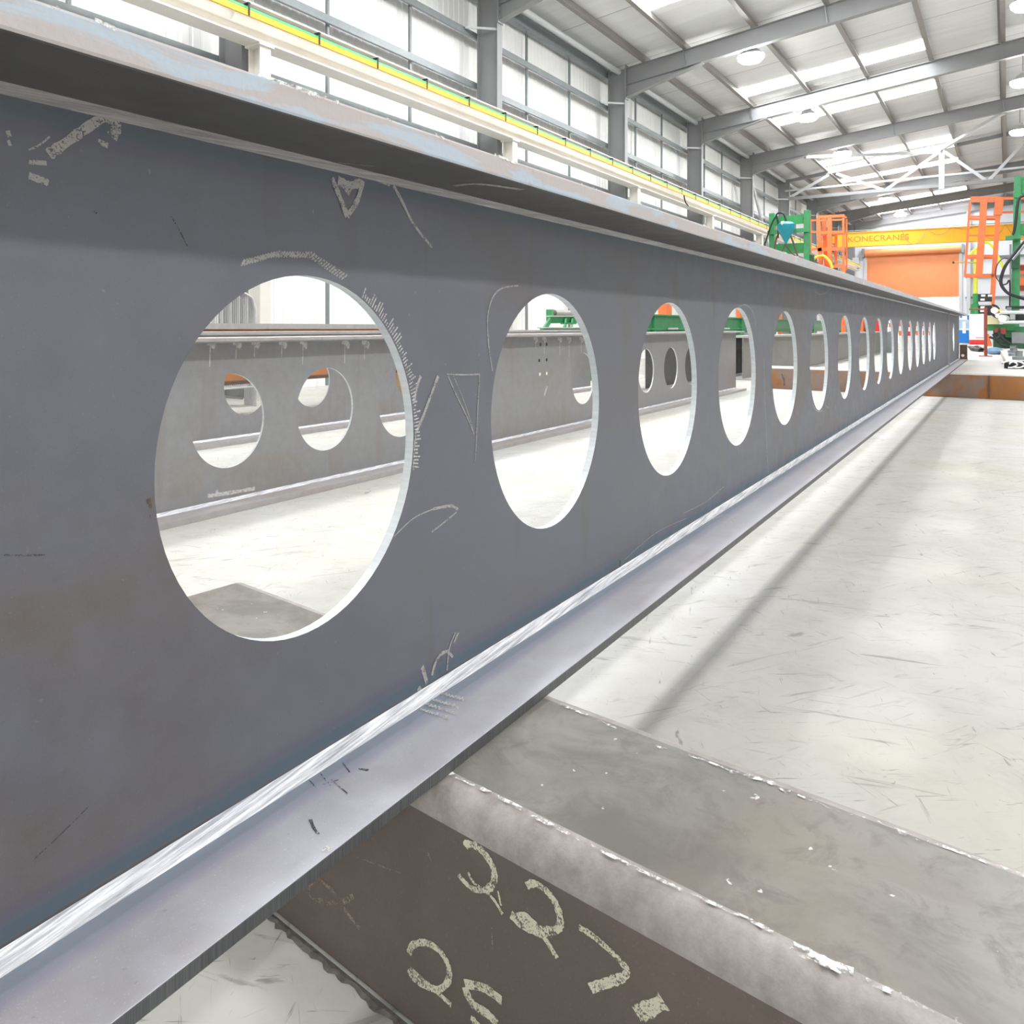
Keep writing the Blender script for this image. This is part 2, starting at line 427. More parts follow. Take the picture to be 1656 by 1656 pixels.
# gable rails and posts
for i, z in enumerate((1.6, 2.9, 4.25, 5.5, 7.45)):
    b = MB()
    if z < 6.4:
        b.box(Xg - .16, Xg, YR, DY0 - .25, z, z + .13); b.box(Xg - .16, Xg, DY1 + .8, YW - .05, z, z + .13)
    else: b.box(Xg - .16, Xg, YR, YW - .05, z, z + .13)
    tag(b.build('gable_rail', GREYD), 'thin grey sheeting rail across the gable wall, %s from the floor' % ORD[i], 'rail', 'gable sheeting rails')
for y, w in ((2.02, 'right of the orange shutter'), (-1.2, 'behind the green machine column')):
    b = MB(); b.box(Xg - .36, Xg - .165, y - .1, y + .1, 0, zraf(y) - .42); tag(b.build('gable_post', GREYL), 'pale grey upright post on the gable wall ' + w, 'post', 'gable posts')
b = MB(); b.box(Xg - .12, Xg - .03, -1.6, -.5, 3.3, 5.0)
s_ = tag(b.build('wall_sign', ORANGE), 'orange wall panel with dark red bands beside the green column', 'sign')
for z in (3.35, 4.62):
    b = MB(); b.box(Xg - .135, Xg - .119, -1.6, -.5, z, z + .32); b.build('band', REDD, s_)

# rooflights; the last two glowing panels, over the near bays, are unseen and added
for i, (a, c) in enumerate(((17.9, 18.95), (27., 28.02), (31.65, 32.8), (41.1, 42.3), (42.95, 43.95), (46.8, 47.8), (56.6, 57.8), (61.3, 62.4), (3.9, 5.1), (11.0, 12.1))):
    b = MB(); y0, y1 = 6.88, 1.85
    b.prism([(y0, zroof(y0) - .012), (y1, zroof(y1) - .012), (y1, zroof(y1) + .02), (y0, zroof(y0) + .02)], 'x', a, c)
    struct('window_%d' % (i + 1), b, SKYL)
# purlins (cold-formed sections that run the length of the roof)
for i, Y in enumerate((8.0, 6.885, 5.156, 3.504, 1.849, .154, -1.5, -3.15)):
    b = MB(); z = zraf(Y)
    b.box(XA - 2.6 * SP, Xg - .05, Y - .012, Y + .012, z + .004, z + .245)
    b.box(XA - 2.6 * SP, Xg - .05, Y - .1, Y - .012, z + .004, z + .024)
    b.box(XA - 2.6 * SP, Xg - .05, Y + .012, Y + .07, z + .225, z + .245)
    tag(b.build('roof_purlin', PURL), 'grey steel roof purlin under the white roof sheets, %s up from the left wall' % ORD[i], 'purlin', 'roof purlins')
b = MB(); X0 = XA - 2.6 * SP
for k in range(-3, 6):
    b = MB(); b.tube([(XA + k * SP + .012, 8.72, 8.25), (XA + (k + 1) * SP - (.012 if k < 5 else .3), 8.72, 8.25)], .075, 10)
    tag(b.build('eaves_strut', GREYL, smooth=True), 'pale round eaves tube at the top of the left wall, %s' % ('before the first column' if k == -3 else 'past the %s column' % ORD[k + 2]), 'tube', 'eaves tubes')
b = MB(); b.box(X0, Xg - .05, 9.03, 9.22, 8.12, 8.38)
tag(b.build('eaves_beam', GREYD), 'dark grey eaves beam at the top of the left wall sheeting', 'beam')
for i, z in enumerate((7.34, 6.27, 4.94)):
    b = MB(); b.box(X0, Xg - .05, 9.04, 9.24, z - .01, z + .01); b.box(X0, Xg - .05, 9.04, 9.06, z - .11, z - .01); b.box(X0, Xg - .05, 9.04, 9.10, z - .125, z - .11)
    tag(b.build('wall_rail', GREYD), 'grey horizontal sheeting rail on the left wall, %s from the top' % ORD[i], 'rail', 'left wall sheeting rails')
for k in range(-3, 6):
    for j in (1, 2):
        x = XA + k * SP + SP * (j / 3.0)
        b = MB(); b.bar((x, 9.13, 0.02), (x, 9.13, 8.12), .05, .05)
        tag(b.build('sag_rod', GREYD), 'thin upright wall rod, the %s of two, %s' % (
            ('nearer', 'farther')[j - 1], 'before the first wall column' if k == -3 else 'past the %s wall column' % ORD[k + 2]), 'rod', 'sag rods on the left wall')

# ------------------------------------------------------------------ portal frames
def column(k, post=False):
    X = XA + k * SP; nm = ORD[k + 2]
    c = thing('steel_column', 'grey H-section wall column, %s from the camera along the left wall' % nm, 'column', (X, 8.75, 0), 'left wall columns')
    w = .105 if k != 3 else .07; top = zraf(8.5)
    b = MB(); b.box(X - .008, X + .008, 8.516, 8.984, .02, top); b.build('web', GREY, c)
    b = MB(); b.box(X - w, X + w, 8.5, 8.516, .02, top); b.build('inner_flange', GREY, c)
    b = MB(); b.box(X - w, X + w, 8.984, 9.0, .02, top); b.build('outer_flange', GREY, c)
    b = MB(); b.box(X - .17, X + .17, 8.45, 9.03, 0, .02); b.build('base_plate', GREY, c)
    b = MB(); b.tube([(X - .55, 9.02, 7.33), (X - .02, 8.53, 7.33)], .028, 8); b.build('restraint_strut', GREYL, c)
def rafter(k, dz=.0):
    X = XA + k * SP; nm = ORD[k + 2]
    c = thing('portal_rafter', 'grey sloping portal roof beam, %s from the camera, over the %s wall column' % (nm, nm), 'roof beam', (X, 8.4, zraf(8.4)), 'portal roof beams')
    D = .46; w = .1
    ys = [8.48, RID, YR + .02]
    b = MB(); b.prism([(y, zraf(y)) for y in ys] + [(y, zraf(y) - D) for y in reversed(ys)], 'x', X - .006, X + .006); b.build('web', GREY, c)
    for nme, o in (('top_flange', 0), ('bottom_flange', -D)):
        b = MB(); b.prism([(y, zraf(y) + o) for y in ys] + [(y, zraf(y) + o - .016) for y in reversed(ys)], 'x', X - w, X + w); b.build(nme, GREY, c)
    b = MB(); b.prism([(8.48, zraf(8.48) - D - .016), (6.4, zraf(6.4) - D - .016), (8.48, 7.5)], 'x', X - .006, X + .006)
    b.prism([(8.48, 7.5), (6.4, zraf(6.4) - D - .016), (6.4, zraf(6.4) - D - .034), (8.48, 7.482)], 'x', X - w, X + w); b.build('haunch', GREY, c)
    b = MB(); b.box(X - w - .01, X + w + .01, 8.476, 8.498, 7.44, 8.4); pl = b.build('end_plate', GREY, c)
    if k <= 1:
        for z in (7.56, 7.68, 7.80, 7.98, 8.18):
            for sx in (-1, 1):
                b = MB(); b.tube([(X + sx * .07, 8.476, z), (X + sx * .07, 8.452, z)], .02, 6); b.build('bolt', GREYD, pl)
    for Y in (6.885, 3.504, .154):
        b = MB(); b.bar((X - w - .004, Y, zraf(Y) + .02), (X - w + .03, Y - .05, zraf(Y) - D + .02), .02, .05); b.build('fly_brace', GREYD, c)
for k in range(-2, 6): column(k)
for k in (-2, -1, 0, 1, 2, 4, 5): rafter(k)
X = Xg - .25
c = thing('portal_rafter', 'blue-grey sloping roof beam on the far gable wall above the shutter', 'roof beam', (X, 8.9, zraf(8.9)), 'portal roof beams')
ys = [8.48, RID, YR + .02]
b = MB(); b.prism([(y, zraf(y)) for y in ys] + [(y, zraf(y) - .4) for y in reversed(ys)], 'x', X - .06, X + .06); b.build('web', GREY, c)
b = MB(); b.prism([(8.48, zraf(8.48) - .4), (7.0, zraf(7.0) - .4), (8.48, zraf(8.48) - .9)], 'x', X - .05, X + .05); b.build('haunch', GREY, c)
b = MB(); b.box(Xg - .42, Xg - .02, 8.5, 9.0, 0, 8.2); tag(b.build('corner_column', GREY), 'grey corner column left of the orange shutter', 'column')

# bracing tube in the wall bay behind the third column
b = MB(); b.tube([(35.75, 8.62, 7.35), (41.6, 8.62, 2.2)], .06, 10)
tag(b.build('brace_tube', GREYL, smooth=True), 'pale slanting brace tube against the left wall, past the fifth column', 'brace')
# lattice girder across the hall
XT = XA + 3 * SP
def T(x, y): return onX(x, y, XT)
t = thing('lattice_truss', 'pale grey lattice roof truss crossing the hall, its diagonals meeting a bottom chord', 'truss', T(1273, 309))
def tp(name, p, q, w, m=GREYL):
    b = MB(); b.bar(T(*p), T(*q), w); b.build(name, m, t)
def ext(p, q, x): return (x, p[1] + (q[1] - p[1]) / (q[0] - p[0]) * (x - p[0]))
tp('top_chord', (1273, 293.5), (1680, 206), .15, GREY)
tp('bottom_chord', (1270, 322), ext((1273.7, 322), (1639, 290), 1690), .15, GREY)
tp('tie_chord', (1270, 309), ext((1273, 309), (1640, 272), 1690), .08)
for p, q in (((1273, 322), (1340, 283)), ((1353, 281), (1428, 307)), ((1433, 307), (1516, 248)), ((1528, 246), (1595, 292)), ((1599, 292), (1656, 231))):
    tp('diagonal', p, q, .12)
tp('hanger', (1523, 242), (1523, 306), .2)
b = MB(); b.bar(onX(1521, 242, XT - .2), onX(1625, 181, XA + 2 * SP + .3), .12); b.build('stay', GREYL, t)
b = MB(); b.bar(onX(1523, 246, XT - .2), onX(1302, 254, XA + 2 * SP + .3), .12); b.build('stay', GREYL, t)

# ------------------------------------------------------------------ high-bay lamps
def lamp(X, Y, z, label, m):
    L = thing('pendant_lamp', label, 'lamp', (X, Y, z), 'high bay lamps')
    b = MB(); b.lathe((X, Y, z), [(.325, .085), (.3, .11), (.16, .25), (.09, .3), (.09, .36)], 20); b.build('reflector_shade', GREYL, L, smooth=True)
    b = MB(); b.lathe((X, Y, z), [(.1, -.1), (.24, -.07), (.31, .0), (.322, .08)], 20); b.build('glowing_lens', m, L, smooth=True)
    b = MB(); b.tube([(X, Y, z + .33), (X, Y, zroof(Y) - .004)], .01, 6); b.build('suspension_rod', GREYD, L)
for i, x in enumerate((21.95, 29.35, 36.4, 50.7, 58.2)):
    lamp(x, 5.3, 8.02, 'glowing round high bay lamp in the left row, %s from the camera' % ORD[i], LAMP)
for i, x in enumerate((-5.2, 1.8, 8.8, 15.4)):
    lamp(x, 5.3, 8.02, 'round high bay lamp of the left row overhead, out of the picture above', LAMP)
for i, x in enumerate((23.3, 30.6, 38.3)):
    lamp(x, -.36, 8.42, 'glowing round high bay lamp at the right edge, %s of the right row' % ORD[i], LAMPM)
for i, x in enumerate((-5, 2, 9, 16)):
    lamp(x, -.36, 8.42, 'round high bay lamp of the row above the camera', LAMPM)
for i, x in enumerate((-5, -1.5, 2, 5.5, 9, 12.5, 16, 23, 30)):
    lamp(x, -6.0, 8.42, 'round high bay lamp of the row right of the camera', LAMPR)

# ------------------------------------------------------------------ crane runway and travelling crane
X0, X1 = XA - 2.7 * SP, Xg - 1.0
r = thing('crane_runway_beam', 'cream crane runway beam along the left wall carrying yellow conductor rails', 'beam', (XA, 8.25, 4.93))
b = MB(); b.box(X0, X1, 8.242, 8.258, 4.95, 5.40); b.build('web', CREAM, r)
b = MB(); b.box(X0, X1, 8.1, 8.4, 5.40, 5.425); b.build('top_flange', CREAM, r)
b = MB(); b.box(X0, X1, 8.1, 8.4, 4.93, 4.955); b.build('bottom_flange', CREAM, r)
b = MB(); b.box(X0, X1, 8.22, 8.28, 5.425, 5.47); b.build('crane_rail', GREYD, r)
for i, z in enumerate((5.165, 5.2, 5.235)):
    b = MB(); b.box(X0, X1, 7.985 + .012 * i, 8.02 + .012 * i, z, z + .023); b.build('conductor_bar', YEL, r)
b = MB(); b.box(X0, X1, 8.02, 8.055, 5.27, 5.30); b.build('conductor_bar', GRN_L, r, label='mint green earth conductor bar')
b = MB(); b.box(X0, X1, 8.03, 8.06, 5.3005, 5.312); b.build('cover_strip', BLACK, r)
for i in range(40):
    x = X0 + .4 + i * 1.36
    b = MB(); b.box(x - .018, x + .018, 7.97, 8.24, 5.315, 5.34); b.box(x - .012, x + .012, 7.972, 7.984, 5.16, 5.315); b.build('hanger_clip', BLACK, r)
b = MB(); b.tube([tuple(onY(x, y, 8.0)) for x, y in ((1106, 316), (1107, 322), (1109, 328), (1113, 333))], .02, 6); b.build('dangling_cable', BLACK, r)
for k in range(-2, 6):
    X = XA + k * SP
    p = thing('crane_post', 'pale H-section post under the crane runway, %s from the camera' % ORD[k + 2], 'post', (X, 8.25, 0), 'crane runway posts')
    b = MB(); b.box(X - .1, X + .1, 8.13, 8.145, .015, 4.9); b.build('flange', CREAM, p)
    b = MB(); b.box(X - .1, X + .1, 8.355, 8.37, .015, 4.9); b.build('flange', CREAM, p)
    b = MB(); b.box(X - .006, X + .006, 8.145, 8.355, .015, 4.9); b.build('web', CREAM, p)
    b = MB(); b.box(X - .14, X + .14, 8.1, 8.4, 4.9, 4.929); b.box(X - .16, X + .16, 8.09, 8.41, 0, .015); b.build('cap_plate', CREAM, p)

XC, YE, ZC0, ZC1 = 52.0, 8.05, 5.66, 6.5
sk = math.tan(math.radians(8))
def cr(x, y, z): return (XC + x + (YE - y) * sk, y, z)
cr_ = thing('overhead_crane', 'amber yellow overhead travelling crane bridge in front of the orange shutter', 'crane', (XC, 8.1, 5.48))
b = MB(); b.xf = cr; b.box(-.2, .2, YR + 1.2, 7.95, ZC0 + .06, ZC1 - .06)
b.box(-.27, .27, YR + 1.2, 7.95, ZC1 - .06, ZC1); b.box(-.27, .27, YR + 1.2, 7.95, ZC0, ZC0 + .06); g = b.build('bridge_girder', CRANEY, cr_)
b = MB(); b.box(XC - 1.3, XC + 1.3, 8.12, 8.42, 5.56, 5.9); b.box(XC - .35, XC + .35, 7.85, 8.45, 5.9, 6.3); b.build('end_carriage', CRANEY, cr_)
for x in (-1.1, 1.1):
    b = MB(); b.tube([(XC + x, 8.2, 5.575), (XC + x, 8.3, 5.575)], .1, 14); b.build('wheel', BROWND, cr_)
for x in (-.85, .85):
    b = MB(); b.tube([(XC + x, 8.0, 5.8), (XC + x, 8.1, 5.8)], .09, 10); b.build('buffer', BLACK, cr_)
# festoon cable looped along the bridge
pts = []; y = 4.7
while y > 0:
    for j in range(6):
        tt = j / 6; pts.append(cr(-.32, y - 1.15 * tt, ZC1 - .02 - (.5 + .4 * math.sin(y * 7)) * math.sin(math.pi * tt)))
    y -= 1.15
b = MB(); b.tube(pts, .011, 5); b.build('festoon_cable', GREYD, cr_)
b = MB(); b.xf = cr; b.bar((-.32, 7.6, ZC1 + .06), (-.32, YR + 2, ZC1 + .06), .04); b.build('festoon_track', GREYD, cr_)
def lettering(name, txt, size, origin, xdir, zdir, ext_, mat, parent):
    cu = bpy.data.curves.new(name, 'FONT'); cu.body = txt; cu.size = size; cu.extrude = ext_
    o = bpy.data.objects.new(name, cu); COL.objects.link(o); bpy.context.view_layer.update()
    me = bpy.data.meshes.new_from_object(o.evaluated_get(bpy.context.evaluated_depsgraph_get()))
    bpy.data.objects.remove(o)
    xd, zd = Vector(xdir).normalized(), Vector(zdir).normalized(); nd = xd.cross(zd)
    o0 = Vector(origin) - parent.location
    for v in me.vertices: v.co = o0 + xd * v.co.x + zd * v.co.y + nd * v.co.z
    me.materials.append(mat); ob = bpy.data.objects.new(name, me); COL.objects.link(ob); ob.parent = parent; return ob
lettering('lettering', 'KONECRANES', .46, cr(-.215, 7.3, ZC0 + .27), (sk, -1, 0), (0, 0, 1), .004, CRRED, cr_)

# ------------------------------------------------------------------ girders
def web_mesh(x0, x1, z0, z1, y, t, holes, r, n=72):
    """plate with round openings: index 0 plate, index 1 the bright cut edge"""
    mb = MB(); holes = sorted(holes); zc = [h[1] for h in holes]
    cuts = [x0] + [(holes[i][0] + holes[i + 1][0]) / 2 for i in range(len(holes) - 1)] + [x1]
    if holes:
        pass
    def rect(a, c):
        if c - a > 1e-4: mb.cur = 0; mb.box(a, c, y, y + t, z0, z1)
    for i, (hx, hz) in enumerate(holes):
        a, c = max(cuts[i], hx - .42), min(cuts[i + 1], hx + .42)
        rect(cuts[i], a); rect(c, cuts[i + 1])
        angs = [2 * math.pi * j / n for j in range(n)] + [math.atan2(zz - hz, xx - hx) % (2 * math.pi) for xx in (a, c) for zz in (z0, z1)]
        angs = sorted(set(round(q, 9) for q in angs)); m = len(angs); inn = []; out = []
        for q in angs:
            dx, dz = math.cos(q), math.sin(q)
            inn.append((hx + r * dx, hz + r * dz))
            s1 = ((c - hx) / dx if dx > 1e-9 else (a - hx) / dx if dx < -1e-9 else 1e9)
            s2 = ((z1 - hz) / dz if dz > 1e-9 else (z0 - hz) / dz if dz < -1e-9 else 1e9)
            s_ = min(s1, s2); out.append((hx + s_ * dx, hz + s_ * dz))
        vs = [(p[0], yy, p[1]) for yy in (y, y + t) for ring in (inn, out) for p in ring]
        I = lambda k, j: k * m + j % m
        mb.cur = 0; mb.add(vs, [(I(0, j), I(0, j + 1), I(1, j + 1), I(1, j)) for j in range(m)] + [(I(2, j), I(3, j), I(3, j + 1), I(2, j + 1)) for j in range(m)])
        mb.cur = 1; mb.add([(p[0], yy, p[1]) for yy in (y, y + t) for p in inn], [(j, (j + 1) % m, m + (j + 1) % m, m + j) for j in range(m)])
        mb.cur = 0
        if z1 - z0: mb.add([(a, y, z0), (c, y, z0), (c, y + t, z0), (a, y + t, z0)], [(0, 1, 2, 3)]); mb.add([(a, y, z1), (c, y, z1), (c, y + t, z1), (a, y + t, z1)], [(0, 1, 2, 3)])
    if not holes: rect(x0, x1)
    else:
        pass
    return mb
def strip(x0, x1, y0, y1, z0, z1, front):
    """flange: index 0 everything, index 1 the long edge towards -Y"""
    mb = MB(); mb.box(x0, x1, y0, y1, z0, z1); mb.mi[2] = 1
    return mb
def girder(name, label, loc, Y, t, z0, z1, tb, tt, ov, x0, x1, holes, r, mweb, mtop, mbot, etop, ebot, weld=True, group=None, cat='girder', wm=WELD):
    g = thing(name, label, cat, loc, group)
    wmesh = web_mesh(x0, x1, z0 + tb, z1 - tt, Y, t, holes, r); w = wmesh.build('web', [mweb, CUT], g)
    b = strip(x0 - .02, x1 + .02, Y - ov, Y + t + ov, z1 - tt, z1, 1); ft = b.build('top_flange', [mtop, etop], g, bevel=.004)
    b = strip(x0 - .02, x1 + .12, Y - ov, Y + t + ov, z0, z0 + tb, 1); fb = b.build('bottom_flange', [mbot, ebot], g, bevel=.0015)
    if weld:
        lz, ly = .017, .014
        zb = z0 + tb; b = MB(); b.prism([(Y, zb), (Y - ly, zb), (Y - ly * .62, zb + lz * .5), (Y - .0005, zb + lz), ], 'x', x0, x1); b.build('weld_seam', wm, g)
        zt = z1 - tt; b = MB(); b.prism([(Y, zt), (Y - .010, zt), (Y - .006, zt - .004), (Y - .0005, zt - .010)], 'x', x0, x1); b.build('weld_seam', WELDD, g)
    return g, w, ft, fb
D = .774; ZB = .36
HX = [.794, 1.541, 2.295, 3.029, 3.797, 4.593, 5.405, 6.224, 6.975, 7.733, 8.552, 9.409, 10.237, 11.043, 11.946, 12.706, 17.47]
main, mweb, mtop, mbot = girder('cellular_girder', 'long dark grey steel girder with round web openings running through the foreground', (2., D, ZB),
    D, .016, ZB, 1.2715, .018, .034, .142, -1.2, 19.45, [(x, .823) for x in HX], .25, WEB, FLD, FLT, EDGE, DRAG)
# flange plate joint, stiffener
x = onY(1533, 555, D).x
b = MB(); b.box(x - .006, x + .006, D - .022, D, .378, 1.2375); b.build('stiffener_plate', FLB, main)
for px, py in ((1287, 418), (1397, 445)):
    q = onY(px, py, D - .1424)
    b = MB(); b.box(q.x - .02, q.x + .02, D - .1426, D - .142, 1.2395, 1.2702); b.build('butt_weld', WELD, main)
wp, wn = (0, D, 0), (0, -1, 0)
K = lambda pts, w: (pts, w)
hatch = []
def hat(p, q, n, w, ln, ang):
    out = []
    for i in range(n):
        t_ = i / (n - 1); x = p[0] + (q[0] - p[0]) * t_; y = p[1] + (q[1] - p[1]) * t_
        dx, dy = math.cos(ang) * ln / 2, math.sin(ang) * ln / 2
        out.append(([(x - dx, y - dy), (x + dx, y + dy)], w))
    return out
marks('chalk_mark', [K([(78, 250), (110, 228), (150, 200), (172, 188)], .011), K([(172, 190), (186, 196), (188, 208), (180, 222)], .012),
    K([(158, 228), (174, 236)], .006), K([(46, 262), (75, 264)], .005), K([(46, 284), (62, 290), (78, 296)], .007),
    K([(46, 243), (64, 234), (80, 221)], .002), K([(10, 217), (17, 216)], .006), K([(12, 232), (17, 231)], .006),
    K([(536, 288), (550, 322), (561, 350)], .010), K([(561, 350), (578, 322), (586, 292)], .009), K([(546, 292), (566, 300), (584, 294)], .014), K([(556, 300), (566, 312)], .010),
    K([(600, 288), (630, 300)], .004), K([(636, 300), (652, 330), (668, 362), (698, 400)], .006)], wp, wn, CH_L, mweb)
marks('chalk_hatching', hat((392, 425), (440, 412), 12, .003, 12, -1.0) + hat((444, 411), (500, 412), 14, .003, 12, -.9) + hat((504, 414), (556, 448), 14, .003, 12, -.7), wp, wn, CH_L, mweb, kind='stuff')
hr = []
for i in range(60):
    a = math.radians(62 - i * 1.25); rr = .258 + random.random() * .016
    cxh, czh = HX[0], .823
    def pp(rad): 
        P = Vector((cxh + rad * math.cos(a), D, czh + rad * math.sin(a)))
        dd = C * P.x + S * P.y; return (CX + F * (S * P.x - C * P.y) / dd, HY - F * (P.z - 1) / dd)
    hr.append(([pp(.252), pp(rr)], .0022))
marks('grinding_marks', hr, wp, wn, CH_W, mweb, kind='stuff')
marks('chalk_mark', [K([(669, 650), (674, 625), (680, 608)], .007), K([(672, 700), (684, 672), (696, 640), (708, 608)], .007), K([(668, 760), (670, 720), (672, 700)], .004),
    K([(722, 605), (750, 606), (775, 605)], .0022), K([(775, 605), (772, 660), (768, 745)], .0022), K([(724, 608), (738, 640), (755, 675), (766, 702)], .0022), K([(733, 608), (752, 655), (766, 700)], .0015),
    K([(636, 868), (668, 838), (700, 823)], .0022), K([(700, 823), (728, 818), (740, 824)], .005), K([(738, 828), (716, 846), (698, 860)], .003),
    K([(838, 462), (812, 466), (796, 482), (788, 515), (790, 560), (796, 600)], .003),
    K([(1235, 580), (1237, 650), (1240, 720), (1242, 765)], .005), K([(1193, 497), (1206, 493), (1218, 506), (1222, 528)], .004),
    K([(1314, 462), (1318, 472), (1330, 476), (1343, 467)], .004), K([(1312, 462), (1308, 500)], .004), K([(1344, 465), (1342, 505)], .005),
    K([(1313, 652), (1320, 664), (1330, 664)], .009), K([(1335, 648), (1344, 628), (1340, 658), (1333, 652)], .005),
    K([(1105, 830), (1140, 812), (1170, 787)], .0022), K([(1010, 905), (1060, 862), (1110, 838)], .0016)], wp, wn, CH_L, mweb)
marks('chalk_mark', [K([(676, 1112), (682, 1122)], .010), K([(682, 1078), (690, 1104)], .008), K([(736, 1022), (726, 1048), (722, 1084)], .0035), K([(741, 1022), (733, 1040)], .006),
    K([(726, 1052), (712, 1058), (702, 1076), (698, 1092)], .006), K([(722, 1052), (732, 1062)], .006)], wp, wn, CH_L, mweb)
marks('scratches', [K([(0, 897), (30, 898), (72, 897)], .0016), K([(55, 1388), (96, 1350), (142, 1304)], .0012), K([(276, 350), (290, 374), (302, 398)], .0018),
    K([(152, 340), (157, 345)], .004), K([(1050, 870), (1052, 850)], .002)], wp, wn, CH_D, mweb, kind='stuff')
RUST = chalk_mat('rust_bloom', (112, 96, 84), .5, 300)
marks('rust_streak', [K([(240, 806), (242, 820), (244, 836)], .005), K([(1002, 905), (1003, 930)], .008)], wp, wn, RUST, mweb, kind='stuff')
fp, fn = (0, D, .378), (0, 0, 1)
rows = []
for (x0_, y0_, x1_, y1_) in ((703, 1121, 750, 1134), (692, 1131, 742, 1147), (684, 1140, 735, 1156), (680, 1149, 724, 1164)):
    n_ = 9
    for i in range(n_):
        t_ = i / n_; xx = x0_ + (x1_ - x0_) * t_; yy = y0_ + (y1_ - y0_) * t_
        rows.append(([(xx, yy), (xx + 2 + 2 * random.random(), yy - 3 - 2 * random.random()), (xx + 3.5, yy + 2), (xx + 5, yy - 1)], .0016))
marks('paint_pen_notes', rows, fp, fn, CH_W, mbot, kind='stuff')
marks('chalk_mark', [K([(1152, 840), (1174, 833), (1188, 838), (1182, 845), (1160, 843)], .003), K([(523, 1378), (530, 1373), (535, 1372)], .008),
    K([(1270, 745), (1300, 748), (1320, 752)], .003), K([(1290, 752), (1296, 738)], .003)], fp, fn, CH_W, mbot)
marks('scratches', [K([(500, 1262), (512, 1276)], .002), K([(518, 1252), (534, 1272)], .002), K([(522, 1270), (548, 1262)], .002), K([(536, 1262), (562, 1284)], .002), K([(554, 1234), (566, 1250)], .002),
    K([(580, 1244), (596, 1246)], .004), K([(502, 1326), (508, 1340), (515, 1350)], .004)], fp, fn, CH_D, mbot, kind='stuff')
rnd = []
for i in range(46):
    x = random.uniform(.3, 7.5)
    P = Vector((x, D - .142, 1.2705)); dd = C * P.x + S * P.y; px_, py_ = CX + F * (S * P.x - C * P.y) / dd, HY - F * (P.z - 1) / dd
    ln = random.uniform(.02, .09); P2 = P + Vector((ln, 0, -random.uniform(0, .004))); d2 = C * P2.x + S * P2.y
    rnd.append(([(px_, py_), (CX + F * (S * P2.x - C * P2.y) / d2, HY - F * (P2.z - 1) / d2)], .004))
marks('bright_nicks', rnd, (0, D - .142, 0), wn, CHIP, mtop, kind='stuff')
# smeared chalk under the top flange
marks('chalk_smears', [K([(735, 300), (775, 297), (845, 306)], .014), K([(545, 262), (575, 265), (605, 268)], .004)], (0, D, 1.2375), (0, 0, -1), CH_L, mtop)

# girders on the floor behind
def ys_hole(cs, z): return [(c, z) for c in cs]
g2, w2, t2, b2 = girder('plate_girder', 'grey cellular girder on the floor just behind the long one, seen through its openings', (3, 3.42, 0), 3.42, .015, 0, .947, .035, .022, .13, -1.0, 13.24,
    ys_hole((.52, 1.31, 2.1, 2.89, 3.68, 4.47, 7.52, 8.4, 9.3, 10.18, 11.0), .483), .262, WB2, FLB, FLB, FLB, FLB, group='girders standing on the floor')
# drips of paint, bolt holes
pl2, nl2 = (0, 3.42, 0), (0, -1, 0)
st = []
for x in (340, 382, 412, 456, 490, 558, 590):
    st += [K([(x - 5, 553), (x + 5, 556), (x + 3, 563)], .03), K([(x, 556), (x - 1, 575 + random.random() * 25)], .006)]
for x in (866, 880, 905, 920, 940): st += [K([(x - 3, 547), (x + 3, 549), (x, 553)], .03), K([(x, 549), (x, 560 + random.random() * 20)], .008)]
st += [K([(880, 640), (883, 630), (885, 625)], .02), K([(336, 802), (365, 798), (412, 790)], .02), K([(350, 792), (352, 802)], .02)]
marks('paint_drips', st, pl2, nl2, CH_W, w2, kind='stuff')
for i, (x, y) in enumerate(((874, 557), (884, 557), (872, 583), (884, 582), (873, 605), (884, 604))):
    q = onY(x, y, 3.42); b = MB(); b.tube([(q.x, 3.4196, q.z), (q.x, 3.4185, q.z)], .016, 12); b.build('bolt_hole', WHITE if i > 3 else BLACK, w2)
x955 = onY(955, 600, 5.33).x
girder('plate_girder', 'grey cellular girder farther back, framed by openings of the girder before it', (3, 5.33, 0), 5.33, .015, 0, .968, .04, .03, .13, -1.0, x955,
    ys_hole((.7, 1.5, 2.3, 3.1, 3.9, 4.70, 5.54, 7.11, 7.95, 8.8), .48), .25, WB2, FLB, FLB, FLB, FLB, group='girders standing on the floor')
xa, xb = onY(1045, 600, 4.54).x, onY(1235, 600, 4.54).x
g6, w6, _, _ = girder('plate_girder', 'near-black plate girder with a chalk loop, seen in the fourth opening', (xa + 1, 4.54, 0), 4.54, .015, 0, .83, .03, .03, .13, xa, 29.0 if xb > 29 else xb, [], .2, WB4, FLB, FLB, FLB, FLB, weld=False, group='girders standing on the floor')
marks('chalk_mark', [K([(1186, 552), (1186, 568), (1184, 585), (1190, 590)], .02), K([(1186, 570), (1190, 574), (1189, 586)], .02)], (0, 4.54, 0), (0, -1, 0), CH_L, w6)
xa, xb = onY(1202, 600, 3.98).x, onY(1425, 600, 3.98).x
girder('plate_girder', 'grey streaked plate girder behind the rusty bearer, seen through the fifth to ninth openings', (xa + .4, 3.98, 0), 3.98, .02, 0, .85, .03, .045, .13, xa, xb, [], .2, WB3, FLB, FLB, FLB, FLB, weld=False, group='girders standing on the floor')
